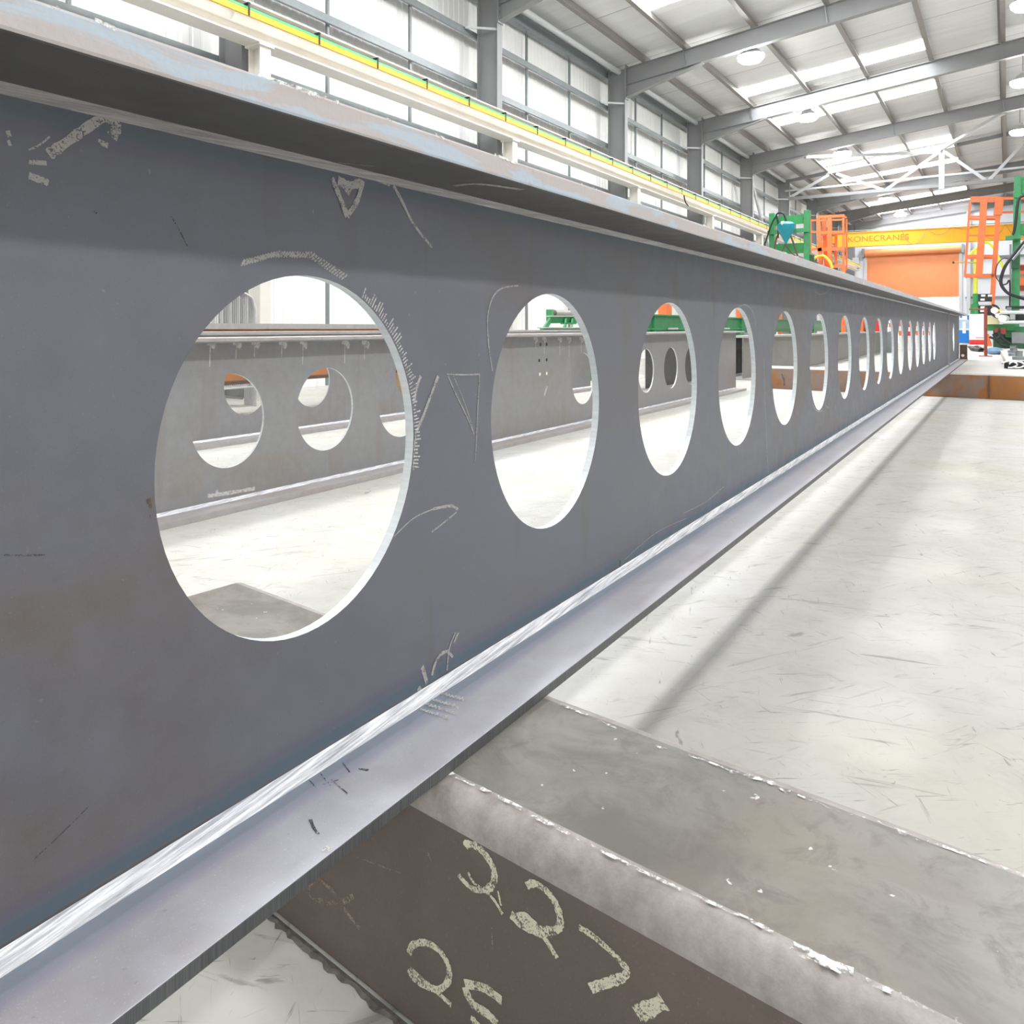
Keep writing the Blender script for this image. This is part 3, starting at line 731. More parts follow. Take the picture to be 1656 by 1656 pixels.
# red-brown girder raised on timber
g = thing('primed_girder', 'red-brown primed girder raised on timbers, farthest back near the wall', 'girder', (4, 6.6, .385))
b = MB(); b.box(-1, 9.2, 6.72, 6.735, .42, .985); b.build('web', BROWN, g)
b = MB(); b.box(-1, 9.2, 6.6, 6.86, .985, 1.046); b.build('top_flange', FLB, g)
b = MB(); b.box(-1, 9.2, 6.6, 6.86, .385, .42); b.build('bottom_flange', BROWND, g)
for x in (.2, 8.6):
    b = MB(); b.box(x - .1, x + .1, 6.3, 7.1, 0, .384)
    tag(b.build('timber_bearer', TIMBER, bevel=.01), 'rough timber bearer under the %s end of the red-brown girder' % ('near' if x < 4 else 'far'), 'bearer', 'timber bearers')

# ------------------------------------------------------------------ steel box bearers
def rhs(name, label, p, dv, u0, u1, wv, H, r, mats, group, seg=6):
    """rounded hollow section lying on the floor; p = a point at the foot of its face, dv = its run"""
    d_ = Vector((dv[0], dv[1], 0)).normalized(); pv = Vector((d_.y, -d_.x, 0)); P = Vector((p[0], p[1], 0))
    t = thing(name, label, 'bearer', P + d_ * (u0 + u1) / 2 + pv * (wv / 2), group)
    prof = []; rb = .01
    for (cv, cz, a0) in ((wv - rb, rb, -90), (wv - r, H - r, 0), (r, H - r, 90), (rb, rb, 180)):
        for j in range(seg + 1):
            a = math.radians(a0 + 90 * j / seg); q_ = r if cz > .1 else rb; prof.append((cv + q_ * math.cos(a), cz + q_ * math.sin(a)))
    n_ = len(prof); b = MB(); W = lambda u, v, z: tuple(P + d_ * u + pv * v + Vector((0, 0, z)))
    b.add([W(u, v, z) for u in (u0, u1) for v, z in prof], [])
    for i in range(n_):
        j = (i + 1) % n_; (v0, z0_), (v1, z1_) = prof[i], prof[j]
        m = 0
        if abs(z0_ - H) < 1e-6 and abs(z1_ - H) < 1e-6: m = 1
        elif min(z0_, z1_) > H - r - 1e-6: m = 2
        b.f.append((i, j, n_ + j, n_ + i)); b.mi.append(m)
    b.f.append(tuple(range(n_))); b.mi.append(0); b.f.append(tuple(range(n_, 2 * n_))); b.mi.append(0)
    body = b.build('hollow_section', mats, t, smooth=True)
    return t, body, d_, pv, P
rr = .045
dN = Vector((.09, .996, 0)).normalized(); pN = Vector((dN.y, -dN.x, 0))
Pn = Vector((.946, .628, 0)) - pN * rr
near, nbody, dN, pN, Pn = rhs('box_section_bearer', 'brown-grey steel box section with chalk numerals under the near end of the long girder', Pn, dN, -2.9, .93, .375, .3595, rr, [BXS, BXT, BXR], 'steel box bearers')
fo, fnn = tuple(Pn), tuple(-pN)
st = [K([(753, 1369), (757, 1364), (774, 1370), (790, 1388), (800, 1410), (797, 1430), (785, 1440)], .0095), K([(785, 1440), (765, 1437), (748, 1422), (742, 1414)], .007), K([(758, 1410), (766, 1425), (780, 1436)], .004),
    K([(782, 1436), (800, 1455), (814, 1478)], .0045), K([(806, 1440), (811, 1464)], .003),
    K([(852, 1432), (866, 1428), (886, 1442), (900, 1462), (907, 1488), (902, 1502), (890, 1505)], .0095), K([(890, 1506), (866, 1504), (838, 1488), (827, 1478)], .013), K([(832, 1484), (850, 1482), (868, 1498)], .010), K([(876, 1508), (890, 1530), (901, 1549)], .007),
    K([(937, 1499), (958, 1512), (985, 1535), (1005, 1555), (1015, 1570), (1008, 1580)], .008), K([(1008, 1580), (985, 1588), (955, 1598)], .011),
    K([(662, 1542), (668, 1528), (690, 1524), (712, 1538), (726, 1562), (726, 1584), (714, 1598), (700, 1598)], .009), K([(700, 1598), (680, 1590), (664, 1575), (668, 1568)], .009), K([(668, 1570), (688, 1588), (714, 1610), (730, 1625)], .008),
    K([(752, 1590), (785, 1598), (812, 1618)], .013), K([(752, 1596), (764, 1622), (790, 1640), (804, 1656)], .012), K([(762, 1645), (772, 1656), (786, 1675)], .009),
    K([(1030, 1640), (1052, 1630), (1074, 1619)], .016)]
marks('chalk_numeral', st, fo, fnn, CH_Y, nbody)
marks('faded_chalk', [K([(512, 1420), (500, 1432), (503, 1448), (525, 1458), (555, 1458), (572, 1448)], .008), K([(514, 1420), (534, 1436), (550, 1458), (565, 1480), (582, 1500)], .007),
    K([(558, 1378), (600, 1394), (648, 1412)], .002), K([(692, 1378), (698, 1394)], .003), K([(796, 1500), (797, 1535)], .002)], fo, fnn, chalk_mat('worn_chalk', (150, 138, 126), .5, 420), nbody)
# flaked white paint along both top edges
def edge_flakes(pts, w, m): return K(pts, w)
marks('paint_flakes', [K([(728, 1252), (742, 1258), (752, 1262)], .010), K([(752, 1262), (790, 1282), (830, 1302), (870, 1324), (905, 1342)], .008), K([(905, 1342), (960, 1370), (1010, 1396), (1060, 1420), (1120, 1448), (1190, 1478), (1250, 1508)], .006),
    K([(1280, 1530), (1330, 1555), (1380, 1575)], .016), K([(1400, 1586), (1450, 1608), (1500, 1630), (1550, 1652)], .008)], (0, 0, .36), (0, 0, 1), CHIP, nbody, kind='stuff')
marks('paint_flakes', [K([(905, 1140), (960, 1162), (1010, 1186)], .006), K([(1060, 1208), (1120, 1224), (1180, 1246)], .005), K([(1180, 1248), (1240, 1264), (1275, 1282)], .010), K([(1290, 1286), (1350, 1310), (1420, 1330), (1465, 1348)], .005),
    K([(1440, 1340), (1490, 1358)], .010), K([(1500, 1360), (1560, 1382), (1656, 1416)], .006)], (0, 0, .36), (0, 0, 1), CHIP, nbody, kind='stuff')
# flaky concrete lip along the foot of the bearer
foot = []
q0, q1 = hit(430, 1487, (0, 0, 0), (0, 0, 1)), Pn
b = MB(); pts = []
for i in range(160):
    u = .5 - 1.6 * i / 159; w = .008 + .010 * random.random(); pts.append((Pn + dN * u - pN * (w + .004), Pn + dN * u - pN * .002, .0015 + .003 * random.random()))
vs = []
for a, c_, h in pts: vs += [(a.x, a.y, .0005), ((a.x + c_.x) / 2, (a.y + c_.y) / 2, h), (c_.x, c_.y, .0005)]
b.add(vs, [f for i in range(159) for f in ((3 * i, 3 * i + 1, 3 * i + 4, 3 * i + 3), (3 * i + 1, 3 * i + 2, 3 * i + 5, 3 * i + 4))])
o = b.build('swept_grit', paint('grey_grit', (104, 100, 97), .8, 0, .4, 60)); tag(o, 'ragged line of grey grit along the foot of the box bearer', 'grit'); o['kind'] = 'stuff'

far, fbody, dF, pF, Pf = rhs('box_section_bearer', 'rust-stained steel box section lying across the floor at the far end of the long girder', (13.80, -.17, 0), (.0676, .9977), -4.4, 3.56, .37, .3595, .03, [BXO, BEDP, BEDP], 'steel box bearers')
b = MB(); q = hit(1600, 620, tuple(Pf), tuple(-pF)); b.bar(q + Vector((-.003, 0, -q.z + .02)), q + Vector((-.003, 0, -q.z + .33)), .012, .05, up=(1, 0, 0)); b.build('weld_seam', BROWND, fbody)
marks('scratches', [K([(1264, 605), (1268, 615), (1268, 625)], .02)], tuple(Pf), tuple(-pF), CH_D, fbody)
b = MB(); b.prism([(14.30, 1.35), (42.0, 1.35), (42.0, -7.5), (13.73, -7.5)], 'z', 0, .36); tag(b.build('bedplate', BEDP, bevel=.01), 'wide pale steel bedplate behind the rusty box section, under the machines', 'bedplate')
b = MB(); b.box(19.2, 19.5, D - .135, D - .02, .379, .66); o = b.build('end_block', BROWND); tag(o, 'small dark rusty block standing on the far end of the long girder', 'block')
q = onX(1559.7, 582, 19.2); b = MB(); b.tube([(19.198, D - .07, .45), (19.19, D - .07, .45)], .028, 12); b.build('bore', WHITE, o)

# ------------------------------------------------------------------ things on the far left
# stacked crowd barriers
for i in range(6):
    y = 7.55 + .05 * i; x1 = onY(413 - 3.2 * i, 500, y).x; x0_ = x1 - 1.6; zt = 1.44
    bt = thing('crowd_barrier', 'galvanised crowd barrier stacked by the wall, %s of its stack' % ('nearest the girders' if i == 0 else ORD[i] + ' back'), 'barrier', ((x0_ + x1) / 2, y, 0), 'crowd barriers stacked by the wall')
    path = [(x0_, y, .0), (x0_, y, zt - .2), (x0_ + .06, y, zt - .06), (x0_ + .2, y, zt), (x1 - .2, y, zt), (x1 - .06, y, zt - .06), (x1, y, zt - .2), (x1, y, 0)]
    b = MB(); b.tube(path, .018, 8); b.tube([(x0_, y, .25), (x1, y, .25)], .012, 6); b.build('frame', GREYL, bt, smooth=True)
    b = MB()
    for j in range(1, 12): x = x0_ + (x1 - x0_) * j / 12; b.tube([(x, y, .25), (x, y, zt)], .007, 5)
    b.build('bars', GREYL, bt)
# green tilting roller table
gt = thing('roller_table', 'green welded tilting frame with a grey roller, seen in the second opening', 'table', (12.5, 6.2, 0))
TP = [onY(875, 533, 6.0), onY(957, 533, 6.0), onY(888, 514, 6.55), onY(950, 514, 6.55)]
def tl(u, v, z=0):       # sloped plane, u across and v up it
    return tuple((TP[0] * (1 - u) + TP[1] * u) * (1 - v) + (TP[2] * (1 - u) + TP[3] * u) * v + Vector((0, 0, z)))
b = MB()
for u in (.02, .42, .58, .98): b.bar(tl(u, 0, -.05), tl(u, 1, -.05), .03, .11)
b.bar(tl(.4, .5), tl(.6, .5), .14, .03)
for v in (0, 1): b.bar(tl(0, v, -.04), tl(1, v, -.04), .05, .12)
b.build('tilting_frame', GREEN, gt)
b = MB(); b.bar(tl(0, 0, .03), tl(1, 0, .03), .14, .02); b.bar(tl(0, 1, .03), tl(1, 1, .03), .12, .02); b.build('wear_strip', paint('worn_pale_green', (186, 196, 184), .5, 0, .1, 8), gt)
b = MB(); R0 = onY(896, 506, 6.62); b.tube([R0, R0 + Vector((1.6, 0, 0))], .055, 16); b.build('roller', paint('dull_roller', (150, 146, 142), .5, .1, .1, 6), gt, smooth=True)
b = MB(); b.box(R0.x - .2, R0.x - .13, 6.56, 6.68, R0.z - .15, R0.z + .06); b.build('roller_bearing', GREEN, gt)
b = MB(); b.tube([R0 - Vector((.13, 0, 0)), R0], .06, 12); b.build('sprocket', BROWND, gt)
for u in (.1, .9):
    x = tl(u, .6)[0]; b = MB(); b.box(x - .06, x + .06, 6.2, 6.5, 0, tl(u, .45)[2] - .06); b.build('leg', GREEN, gt)
# long green conveyor bed
x0_, x1_ = onY(1050, 520, 6.0).x, onY(1366, 520, 6.0).x
gb = thing('conveyor_bed', 'long green machine bed beam seen through the third to seventh openings', 'conveyor', ((x0_ + x1_) / 2, 6.1, 0))
b = MB(); b.box(x0_, x1_, 6.06, 6.08, .86, 1.26); b.box(x0_, x1_, 5.98, 6.16, 1.26, 1.29); b.box(x0_, x1_, 6.0, 6.14, .955, .985); b.build('side_beam', GREEN, gb)
for i in range(8):
    x = x0_ + .35 + (x1_ - x0_ - .7) * i / 7
    b = MB(); b.box(x - .02, x + .02, 5.99, 6.06, .86, 1.26); b.build('stiffener', GREEN, gb)
    b = MB(); b.box(x - .1, x + .1, 5.98, 6.16, 0, .86); b.build('leg', GREEN, gb)
b = MB(); q = onY(1068, 534, 5.98)
for i in range(4):
    x = onY(1195, 530, 6).x - 6 + 1.4 * i
    b.box(x, x + .5, 5.9, 5.96, .96, 1.0)
b.build('tray', GREYL, gb)
# orange board and bits beyond
def panel(name, label, cat, x0, y0, x1, y1, X_, th, m, zfloor=0.0, foot=True):
    a, c_ = onX(x0, y0, X_), onX(x1, y1, X_)
    b = MB(); b.box(X_, X_ + th, min(a.y, c_.y), max(a.y, c_.y), zfloor if foot else min(a.z, c_.z), max(a.z, c_.z))
    return tag(b.build(name, m, bevel=.01), label, cat)
panel('orange_locker', 'orange locker behind the green bed, in the third opening', 'locker', 1064, 491, 1078, 512, 19.5, .4, ORANGE)
panel('orange_locker', 'narrow orange stand far behind the green bed, in the fourth opening', 'locker', 1190, 494, 1197, 512, 26., .3, ORANGE)
panel('red_cabinet', 'dark red cabinet in the ninth opening, far back', 'cabinet', 1414, 517, 1424, 545, 41., .5, RED)
panel('orange_cabinet', 'orange cabinet in the eighth opening, far back', 'cabinet', 1385, 515, 1396, 545, 36., .5, ORANGE)
panel('green_cabinet', 'green cabinet beside the orange one, far back', 'cabinet', 1397, 516, 1403, 545, 36.5, .5, GREEND)
panel('storage_cabinet', 'dark grey storage cabinet seen in the tenth opening', 'cabinet', 1432, 536, 1446, 550, 37., .5, GREYD)
for i, (a, c_, tp_, m, nm) in enumerate(((1436, 1446, 522, ORANGE, 'tenth'), (1452, 1463, 520, ORANGE, 'eleventh'), (1466, 1477, 522, RED, 'twelfth'), (1480, 1489, 520, ORANGE, 'thirteenth'), (1491, 1500, 520, RED, 'fourteenth'), (1501, 1509, 522, ORANGE, 'fifteenth'))):
    X_ = 40. + i * .8
    p1, p2 = onX(a, 545, X_), onX(c_, 545, X_); zt = onX(a, tp_, X_).z
    w = abs(p1.y - p2.y); y = (p1.y + p2.y) / 2
    if w < .2: w = .2
    cn = thing('barrier_post', 'orange and white banded barrier post seen far off in the %s opening' % nm, 'post', (X_, y, 0), 'banded barrier posts')
    zb = .45
    for j in range(4):
        b = MB(); b.tube([(X_, y, zb + (zt - zb) * j / 4), (X_, y, zb + (zt - zb) * (j + 1) / 4)], w * .4, 14); b.build('band', (WHITE, m, WHITE, m)[j], cn, smooth=True)
    b = MB(); b.box(X_ - .2, X_ + .2, y - .2, y + .2, 0, .1); b.tube([(X_, y, .1), (X_, y, .46)], w * .3, 12); b.build('base', WHITE, cn)

# ------------------------------------------------------------------ welding machines
# left green frame with its flux hopper
XM = 28.6
fr = thing('welding_gantry', 'green machine frame with a teal hopper rising behind the long girder', 'machine', (XM, 5.7, 0))
def gbox(name, x0, y0, x1, y1, dx, m, parent, X_=XM, zf=None):
    a, c_ = onX(x0, y0, X_), onX(x1, y1, X_)
    b = MB(); b.box(X_, X_ + dx, min(a.y, c_.y), max(a.y, c_.y), min(a.z, c_.z) if zf is None else zf, max(a.z, c_.z))
    return b.build(name, m, parent, bevel=.008)
gbox('post', 1243.5, 345, 1252, 420, .3, GREEN, fr, zf=0); gbox('post', 1299.5, 340, 1308.5, 420, .3, GREEN, fr, zf=0)
def quad(name, pts, dx, m, parent, X_):
    P_ = [onX(x, y, X_) for x, y in pts]; b = MB(); b.prism([(p.y, p.z) for p in P_], 'x', X_, X_ + dx); return b.build(name, m, parent)
quad('panel', [(1252, 350), (1299.5, 347), (1299.5, 361), (1252, 365)], .08, GREENB, fr, XM + .1)
quad('panel', [(1252, 395), (1299.5, 392.5), (1299.5, 409), (1252, 412)], .08, GREENB, fr, XM + .1)
quad('rail', [(1241, 373), (1308, 368), (1308, 374.5), (1241, 379)], .12, GREEN, fr, XM - .14)
quad('foot_bracket', [(1307, 412), (1315, 412), (1315, 425), (1307, 425)], .2, GREEND, fr, XM + .05)
hc = onX(1271, 375, XM - .5)
hp = onX(1271, 388, XM - .5).z; ht = onX(1271, 360, XM - .5).z
b = MB(); b.lathe((hc.x, hc.y, 0), [(.03, hp - .12), (.05, hp - .06), (.23, hp + .3), (.26, hp + .34), (.26, ht - .06), (.2, ht), (.1, ht + .03)], 18); hop = b.build('flux_hopper', TEAL, fr, smooth=True)
b = MB(); b.lathe((hc.x - .2, hc.y + .06, 0), [(.05, ht - .1), (.06, ht - .02), (.04, ht + .03)], 10); b.build('cap', WHITE, hop)
b = MB(); b.bar((hc.x, hc.y, (hp + ht) / 2), (XM - .1, hc.y, (hp + ht) / 2), .08); b.build('hopper_arm', GREEND, fr)
def hose(name, pts, X_, r, m, parent):
    b = MB(); b.tube(smoothline([onX(x, y, X_) for x, y in pts], 5), r, 7); return b.build(name, m, parent, smooth=True)
hose('hose', [(1272, 360), (1268, 347), (1262, 344), (1256, 348), (1259, 365), (1258, 385)], XM - .35, .03, BLACK, fr)
hose('hose', [(1236, 398), (1241, 382), (1248, 362), (1256, 348)], XM - .3, .025, BLACK, fr)
hose('hose', [(1262, 372), (1256, 385), (1253, 400), (1252, 410)], XM - .45, .03, BROWND, fr)
hose('hose', [(1276, 376), (1282, 390), (1290, 414)], XM - .45, .03, BROWND, fr)
hose('hose', [(1270, 388), (1270, 396), (1264, 408)], XM - .5, .025, BROWND, fr)
hose('hose', [(1270, 396), (1278, 406), (1286, 414)], XM - .5, .025, BROWND, fr)

def cage(name, label, X_, bars, group=None):
    ps = [onX(x, y, X_) for pq, w, dx in bars for x, y in pq]
    t = thing(name, label, 'ladder', (X_, sum(p.y for p in ps) / len(ps), 0), group)
    for pq, w, dx in bars:
        b = MB(); b.bar(onX(*pq[0], X_ + dx), onX(*pq[1], X_ + dx), w)
        v = abs(pq[0][0] - pq[1][0]) < abs(pq[0][1] - pq[1][1]); b.build('upright' if v else 'rail', ORANGE, t)
    return t
Bc = []
for x, w in ((1311, .05), (1323.5, .12), (1332.5, .12), (1342, .13), (1364, .07)):
    Bc.append((((x, 352 if x > 1320 else 357), (x + (4 if 1320 < x < 1340 else 0), 432)), w, 0 if x != 1332.5 else .4))
for y, w in ((350, .1), (356, .06), (376, .1), (379, .05), (403, .12), (431, .1)):
    Bc.append((((1322, y + 1), (1366, y - 1)), w, 0))
Bc += [(((1310, 357), (1324, 356)), .06, 0), (((1310, 375), (1324, 375)), .06, 0), (((1310, 404), (1328, 401)), .09, 0), (((1365, 350), (1369, 352)), .06, .5), (((1369, 354), (1369, 436)), .05, .6), (((1352, 380), (1352, 430)), .08, .5)]
oc = cage('access_ladder', 'orange caged access ladder just right of the teal hopper frame', 31.0, Bc)
# legs of the cage down to the floor
for x in (1323.5, 1364):
    p = onX(x + (4 if x < 1340 else 0), 430, 31.0); b = MB(); yl = 6.5 if x < 1340 else p.y
    b.bar((31.0, yl, 0), (31.0, yl, p.z), .12)
    if yl != p.y: b.bar((31.0, p.y, p.z), (31.0, yl + .06, p.z), .1)
    b.build('leg', ORANGE, oc)
hose('yellow_hose', [(1311, 424), (1320, 416), (1332, 414), (1342, 424), (1346, 434)], 30.8, .05, YEL, oc)
def lean(y): return (1590.5 - (y - 325) * .07, 1617 - (y - 325) * .075, 1568 - (y - 325) * .055)
Br = []
a0, a1 = 322, 448
Br += [(((1591.5, 322), (1583, 448)), .17, 0), (((1617, 320), (1613.5, 348)), .2, 0), (((1614, 346), (1604, 497)), .12, 0), (((1568.5, 326), (1560.5, 448)), .06, .5)]
for y, w, dx in ((319.5, .06, .5), (324.5, .09, 0), (350.5, .06, 0), (354.5, .06, .3), (381, .05, .3), (414, .07, 0), (417.5, .05, .3), (446, .12, 0)):
    m_, r_, l_ = lean(y); Br.append((((l_ + 1, y), (r_, y)), w, dx))
Br += [(((1617, 321), (1668, 320)), .07, .2), (((1614, 344), (1668, 342)), .06, .2)]
orr = cage('access_ladder', 'tall orange caged ladder at the right, left of the green column', 29.4, Br)
# right green column machine, on the bedplate
XR = 28.2
rm = thing('column_machine', 'tall green machine column with dark hoses at the right edge of the picture', 'machine', (XR, -.2, .36))
quad('column', [(1640, 285), (1651.5, 285), (1648, 566.4), (1633.5, 566.4)], .45, GREEN, rm, XR)
gbox('top_arm', 1651, 287, 1690, 310, .35, GREENB, rm, XR + .05)
gbox('arm_bracket', 1650, 362, 1690, 378, .3, GREENB, rm, XR + .05)
gbox('shelf_plate', 1626, 381.5, 1651, 386, .4, GREEN, rm, XR - .42)
gbox('collar', 1641, 314, 1652, 319, .1, GREENB, rm, XR - .1)
gbox('slide_block', 1636, 412, 1648.5, 434, .12, GREEND, rm, XR - .12)
gbox('rack', 1632.5, 395, 1636, 560, .1, GREYD, rm, XR - .1)
hose('hose', [(1656, 316), (1648, 321), (1645, 335), (1643, 355), (1640, 374), (1637, 380)], XR - .5, .035, BLACK, rm)
hose('hose', [(1660, 388), (1650, 398), (1636, 416), (1625, 432), (1619, 450), (1620, 462), (1630, 474), (1645, 480), (1668, 487)], XR - .6, .04, BLACK, rm)
hose('hose', [(1660, 392), (1648, 408), (1638, 420)], XR - .7, .03, GREYD, rm)
hose('hose', [(1634, 420), (1622, 418), (1612, 430), (1610, 446), (1618, 458)], XR - .5, .012, BLACK, rm)
hose('hose', [(1621, 461), (1628, 459), (1633, 455), (1633, 500)], XR - .5, .02, BLACK, rm)
# yellow hose boom
yb = thing('hose_boom', 'lime yellow upright boom with a curved hose beside the orange ladder', 'boom', onX(1577, 475, 39.0))
yb.location.z = .36
p = onX(1577.5, 475, 39.0); q = onX(1578, 404, 39.0)
b = MB(); b.tube([p, q], .07, 10); b.build('upright', YELG, yb, smooth=True)
b = MB(); b.tube([(p.x, p.y, 1.9), p], .09, 10); b.tube([(p.x, p.y, .36), (p.x, p.y, 1.95)], .17, 14); b.build('base', GREENB, yb, smooth=True)
hose('curved_hose', [(1566, 417), (1572, 408), (1579, 402), (1588, 395), (1598, 392), (1606, 400), (1612, 411), (1619, 426), (1625, 436)], 39.0, .05, YELG, yb)
b = MB(); b.tube([onX(1541, 424, 38.9), onX(1586, 425, 38.9)], .03, 8); b.build('handle_bar', paint('brass_bar', (196, 166, 84), .4, .2, .1, 8), yb, smooth=True)
for x in (1542, 1585):
    c_ = onX(x, 424.5, 38.9); b = MB(); b.lathe((c_.x, c_.y, c_.z - .04), [(.03, 0), (.045, .04), (.03, .08)], 10); b.build('grip', BLACK, yb)
# white and red cabinet, blue board
XCB = 37.3
wc = thing('control_cabinet', 'white cabinet with a red lower band standing at the far end of the bedplate', 'cabinet', (XCB, 1., .36))
gbox('body', 1567.5, 508, 1591, 551, .5, WHITE, wc, XCB); gbox('plinth', 1567.5, 550, 1591, 557.5, .5, RED, wc, XCB, zf=.36)
gbox('red_band', 1567.5, 549.5, 1591, 556, .03, RED, wc, XCB - .03); gbox('print_line', 1578, 545.5, 1590.5, 546.8, .01, paint('pale_red_print', (226, 150, 146), .5), wc, XCB - .012); gbox('vent', 1571, 554, 1574.5, 558.5, .02, BLACK, wc, XCB - .035, zf=.42)
bb = thing('notice_board', 'blue and white notice board beside the red-banded cabinet', 'board', (XCB + .2, 1.25, .36))
gbox('board', 1550.5, 508, 1567.2, 560, .06, WHITE, bb, XCB + .2, zf=.36)
gbox('blue_panel', 1551, 534, 1567, 555, .02, BLUE, bb, XCB + .18)
gbox('white_tab', 1556.5, 520, 1562, 539, .012, WHITE, bb, XCB + .165)
gbox('pale_text_block', 1551, 517, 1567, 531, .01, BLUEP, bb, XCB + .188)
gbox('blue_corner', 1552.5, 509.5, 1556, 514, .01, BLUE, bb, XCB + .188); gbox('blue_corner', 1564, 509.5, 1567, 517, .01, BLUE, bb, XCB + .188)
# welding head group on the bed: rails, box stack, motor
XH = 26.0
wh = thing('welding_carriage', 'cluttered welding carriage with black plates and bright bars in front of the green column', 'machine', (XH, .15, .36))
for i, (y0, y1) in enumerate(((475, 480), (480, 487), (488.5, 493.5), (494, 500), (500, 507))):
    gbox('plate', 1582 + (i == 2), y0 + .4, 1604 - (i == 2), y1, .3, (BLACK, BLACK, GREYL, BLACK, BLACK)[i], wh, XH)
for x, y in ((1590, 478), (1601, 478), (1589, 484.5), (1589, 497), (1588.5, 503)):
    gbox('label_plate', x - 3.5, y - 1.6, x + 3.5, y + 1.6, .01, WHITE, wh, XH - .012)
gbox('slide_block', 1595, 497, 1606, 510, .3, BLACK, wh, XH - .1)
for x0, y0, x1, y1 in ((1617, 503, 1700, 507.5), (1622, 518.5, 1700, 524)):
    a, c_ = onX(x0, (y0 + y1) / 2, XH - .3), onX(x1, (y0 + y1) / 2, XH - .3); b = MB(); b.tube([a, c_], .05, 12); b.build('bright_bar', CHROME, wh, smooth=True)
for x, y, r in ((1608, 502, .08), (1621, 515, .09), (1613, 511, .05)):
    c_ = onX(x, y, XH - .35); b = MB(); b.tube([c_, c_ + Vector((.25, -.06, 0))], r, 16); b.build('motor', WHITE, wh, smooth=True)
gbox('beige_cover', 1594.5, 511.5, 1616, 524.5, .4, BEIGE, wh, XH - .1)
b = MB(); p = onX(1613, 502, XH - .3); b.tube([p, onX(1620, 502, XH - .3)], .04, 10); b.build('knob', YEL, wh)
gbox('carriage_body', 1595, 524.5, 1640, 535, .6, GREENB, wh, XH + .1)
gbox('carriage_body', 1626, 528, 1690, 546, .7, GREEN, wh, XH + .2)
gbox('lower_body', 1606, 534, 1690, 560, .8, GREEND, wh, XH + .3, zf=.36)
gbox('drive_box', 1636, 537, 1690, 556, .3, GREYD, wh, XH - .1); gbox('drive_box', 1634, 556, 1690, 568, .5, GREEND, wh, XH - .1, zf=.36)
for x0, y0, x1, y1 in ((1608, 530, 1615, 538), (1618, 530, 1627, 541)): gbox('red_cover', x0, y0, x1, y1, .15, REDD, wh, XH - .1)
gbox('cable_tray', 1620, 506, 1660, 518, .25, BLACK, wh, XH + .1); gbox('valve_block', 1633, 508, 1642, 517, .2, GREYL, wh, XH - .12)
gbox('valve_block', 1628, 497, 1636, 507, .2, GREYD, wh, XH - .1)
gbox('cable_tray', 1626, 495, 1680, 499, .2, BLACK, wh, XH)
for pts in ([(1605, 508), (1611, 513), (1618, 512)], [(1604, 493), (1612, 496), (1618, 505)], [(1615, 535), (1622, 548), (1634, 556)], [(1606, 540), (1616, 556), (1630, 560)], [(1600, 545), (1612, 548), (1620, 540)]):
    hose('hose', pts, XH - .3, .03, BLACK, wh)
# rusty tripod stand and orange guard
rs = thing('pipe_stand', 'rusty red pipe stand with a crossbar next to the white cabinet', 'stand', (22., .55, .36))
p = onX(1594, 497, 22.); b = MB(); b.tube([(22., p.y, .37), p], .03, 10); b.build('upright', REDD, rs, smooth=True)
b = MB(); b.tube([onX(1567, 500, 22.), onX(1597, 500, 22.)], .016, 8); b.build('crossbar', REDD, rs, smooth=True)
b = MB(); b.box(21.8, 22.2, p.y - .12, p.y + .12, .36, .375); b.build('base_plate', REDD, rs)
og = thing('guard_plate', 'orange-red tapered guard plate leaning by the rusty stand', 'guard', (30., .6, .36))
P_ = [onX(x, y, 30.) for x, y in ((1596, 540), (1599, 540), (1604, 557), (1604, 560), (1595, 560))]
b = MB(); b.prism([(p.y, max(p.z, .361)) for p in P_], 'x', 30., 30.06); b.build('plate', ORANGE, og)
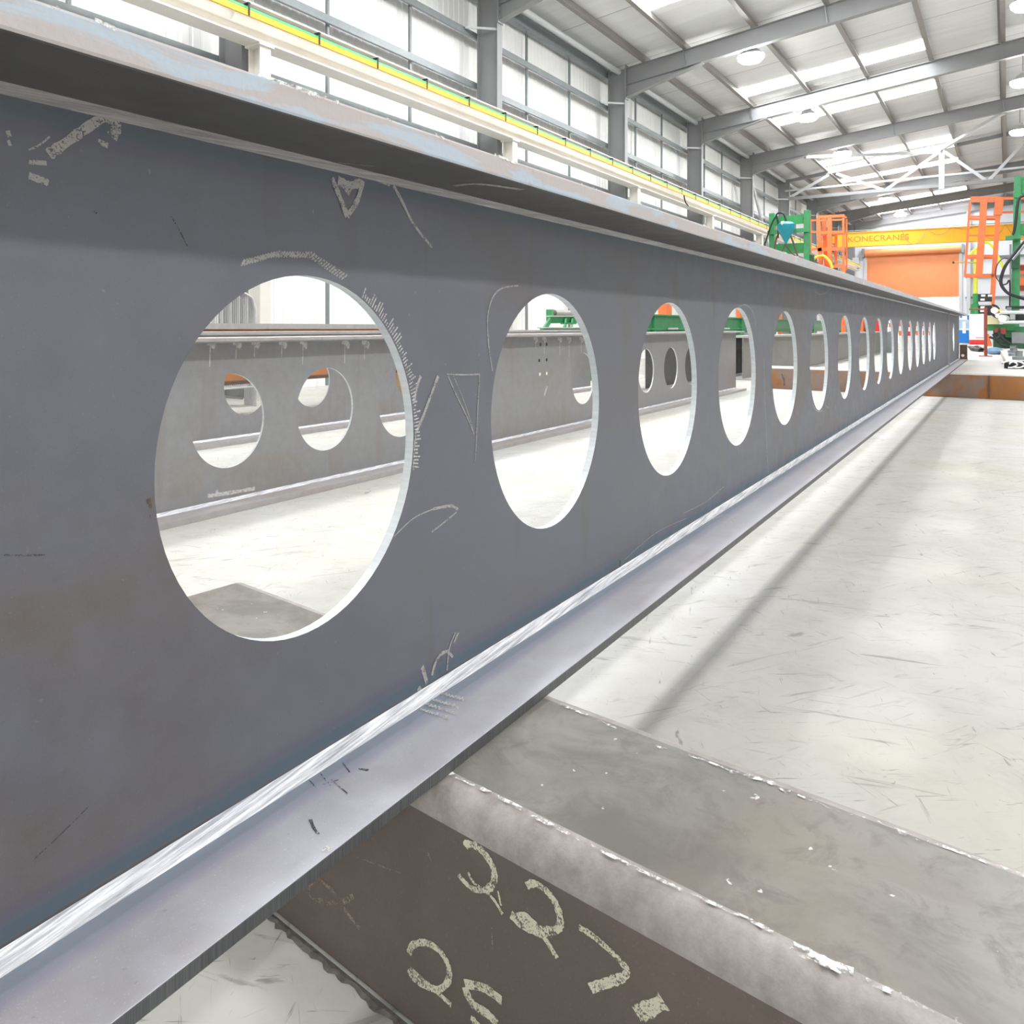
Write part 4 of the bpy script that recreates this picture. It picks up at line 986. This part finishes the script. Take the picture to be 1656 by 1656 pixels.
# litter on the bedplate
cbp = []
random.seed(3)
b = MB(); pts = [onZ(x, y, .412) for x, y in ((1568, 561), (1574, 563), (1580, 561), (1586, 564), (1578, 565), (1571, 564), (1588, 566), (1592, 563))]
b.tube(smoothline(pts, 5), .05, 7); tag(b.build('cable_heap', BLACK, smooth=True), 'heap of dark cable on the pale bedplate by the cabinet', 'cable')
p = onZ(1609, 569, .42); b = MB(); b.lathe((p.x, p.y, .361), [(.08, 0), (.17, .02), (.19, .08), (.12, .15), (.04, .17)], 12); o = b.build('tool_bag', paint('blue_grey_cloth', (110, 140, 170), .8, 0, .3, 9), smooth=True); tag(o, 'rumpled blue tool bag lying on the bedplate', 'bag')
b = MB(); p = onZ(1600.5, 571, .37); b.lathe((p.x, p.y, .361), [(.12, 0), (.13, .06), (.04, .08)], 10); tag(b.build('yellow_glove', YELG, smooth=True), 'yellow glove lying in front of the blue tool bag', 'glove')
ft = thing('steel_slab', 'pale steel slab with a dark hooked front lying at the right edge', 'slab', onZ(1650, 580, .36))
P_ = [onZ(x, y, .46) for x, y in ((1616, 563), (1630, 563), (1700, 562), (1700, 585), (1628, 585))]
b = MB(); b.prism([(p.x, p.y) for p in P_], 'z', .361, .46); b.build('slab', BEDP, ft)
a = onZ(1628, 585.5, .46); a2 = onZ(1700, 586, .46)
b = MB(); b.bar(Vector((a.x - .08, a.y, .42)), Vector((a2.x - .08, a2.y, .42)), .14, .115); b.build('dark_bar', BLACK, ft)
for x in (1633, 1644):
    c_ = onZ(x, 588, .44); b = MB()
    ring = [(a.x - .17 - .0 * j, c_.y + .09 * math.cos(j * .45), .43 + .05 * math.sin(j * .45)) for j in range(12)]
    b.tube(ring, .014, 6); b.build('hook', CHROME, ft)
for x, y in ((1638, 566), (1640, 571), (1648, 577)):
    p = onZ(x, y + 4, .47); b = MB(); b.lathe((p.x, p.y, .462), [(.09, 0), (.09, .05), (.05, .06), (.05, .14), (.07, .15)], 12)
    tag(b.build('clamp_nut', GREYD), 'small grey clamp nut on the pale slab, %s' % ('nearest' if y > 575 else 'middle' if y > 568 else 'farthest'), 'nut', 'clamp nuts')

# ------------------------------------------------------------------ world, view
w = bpy.data.worlds.new('daylight'); bpy.context.scene.world = w; w.use_nodes = True
w.node_tree.nodes['Background'].inputs[0].default_value = (.93, .97, 1, 1); w.node_tree.nodes['Background'].inputs[1].default_value = 4.0
sc = bpy.context.scene
sc.view_settings.view_transform = 'Standard'; sc.view_settings.look = 'None'; sc.view_settings.gamma = 1; sc.view_settings.use_curve_mapping = False
sc.view_settings.exposure = 0.0
sc.cycles.use_denoising = True; sc.cycles.max_bounces = 8; sc.cycles.diffuse_bounces = 5; sc.cycles.glossy_bounces = 3; sc.cycles.transparent_max_bounces = 12
sc.cycles.sample_clamp_indirect = 8
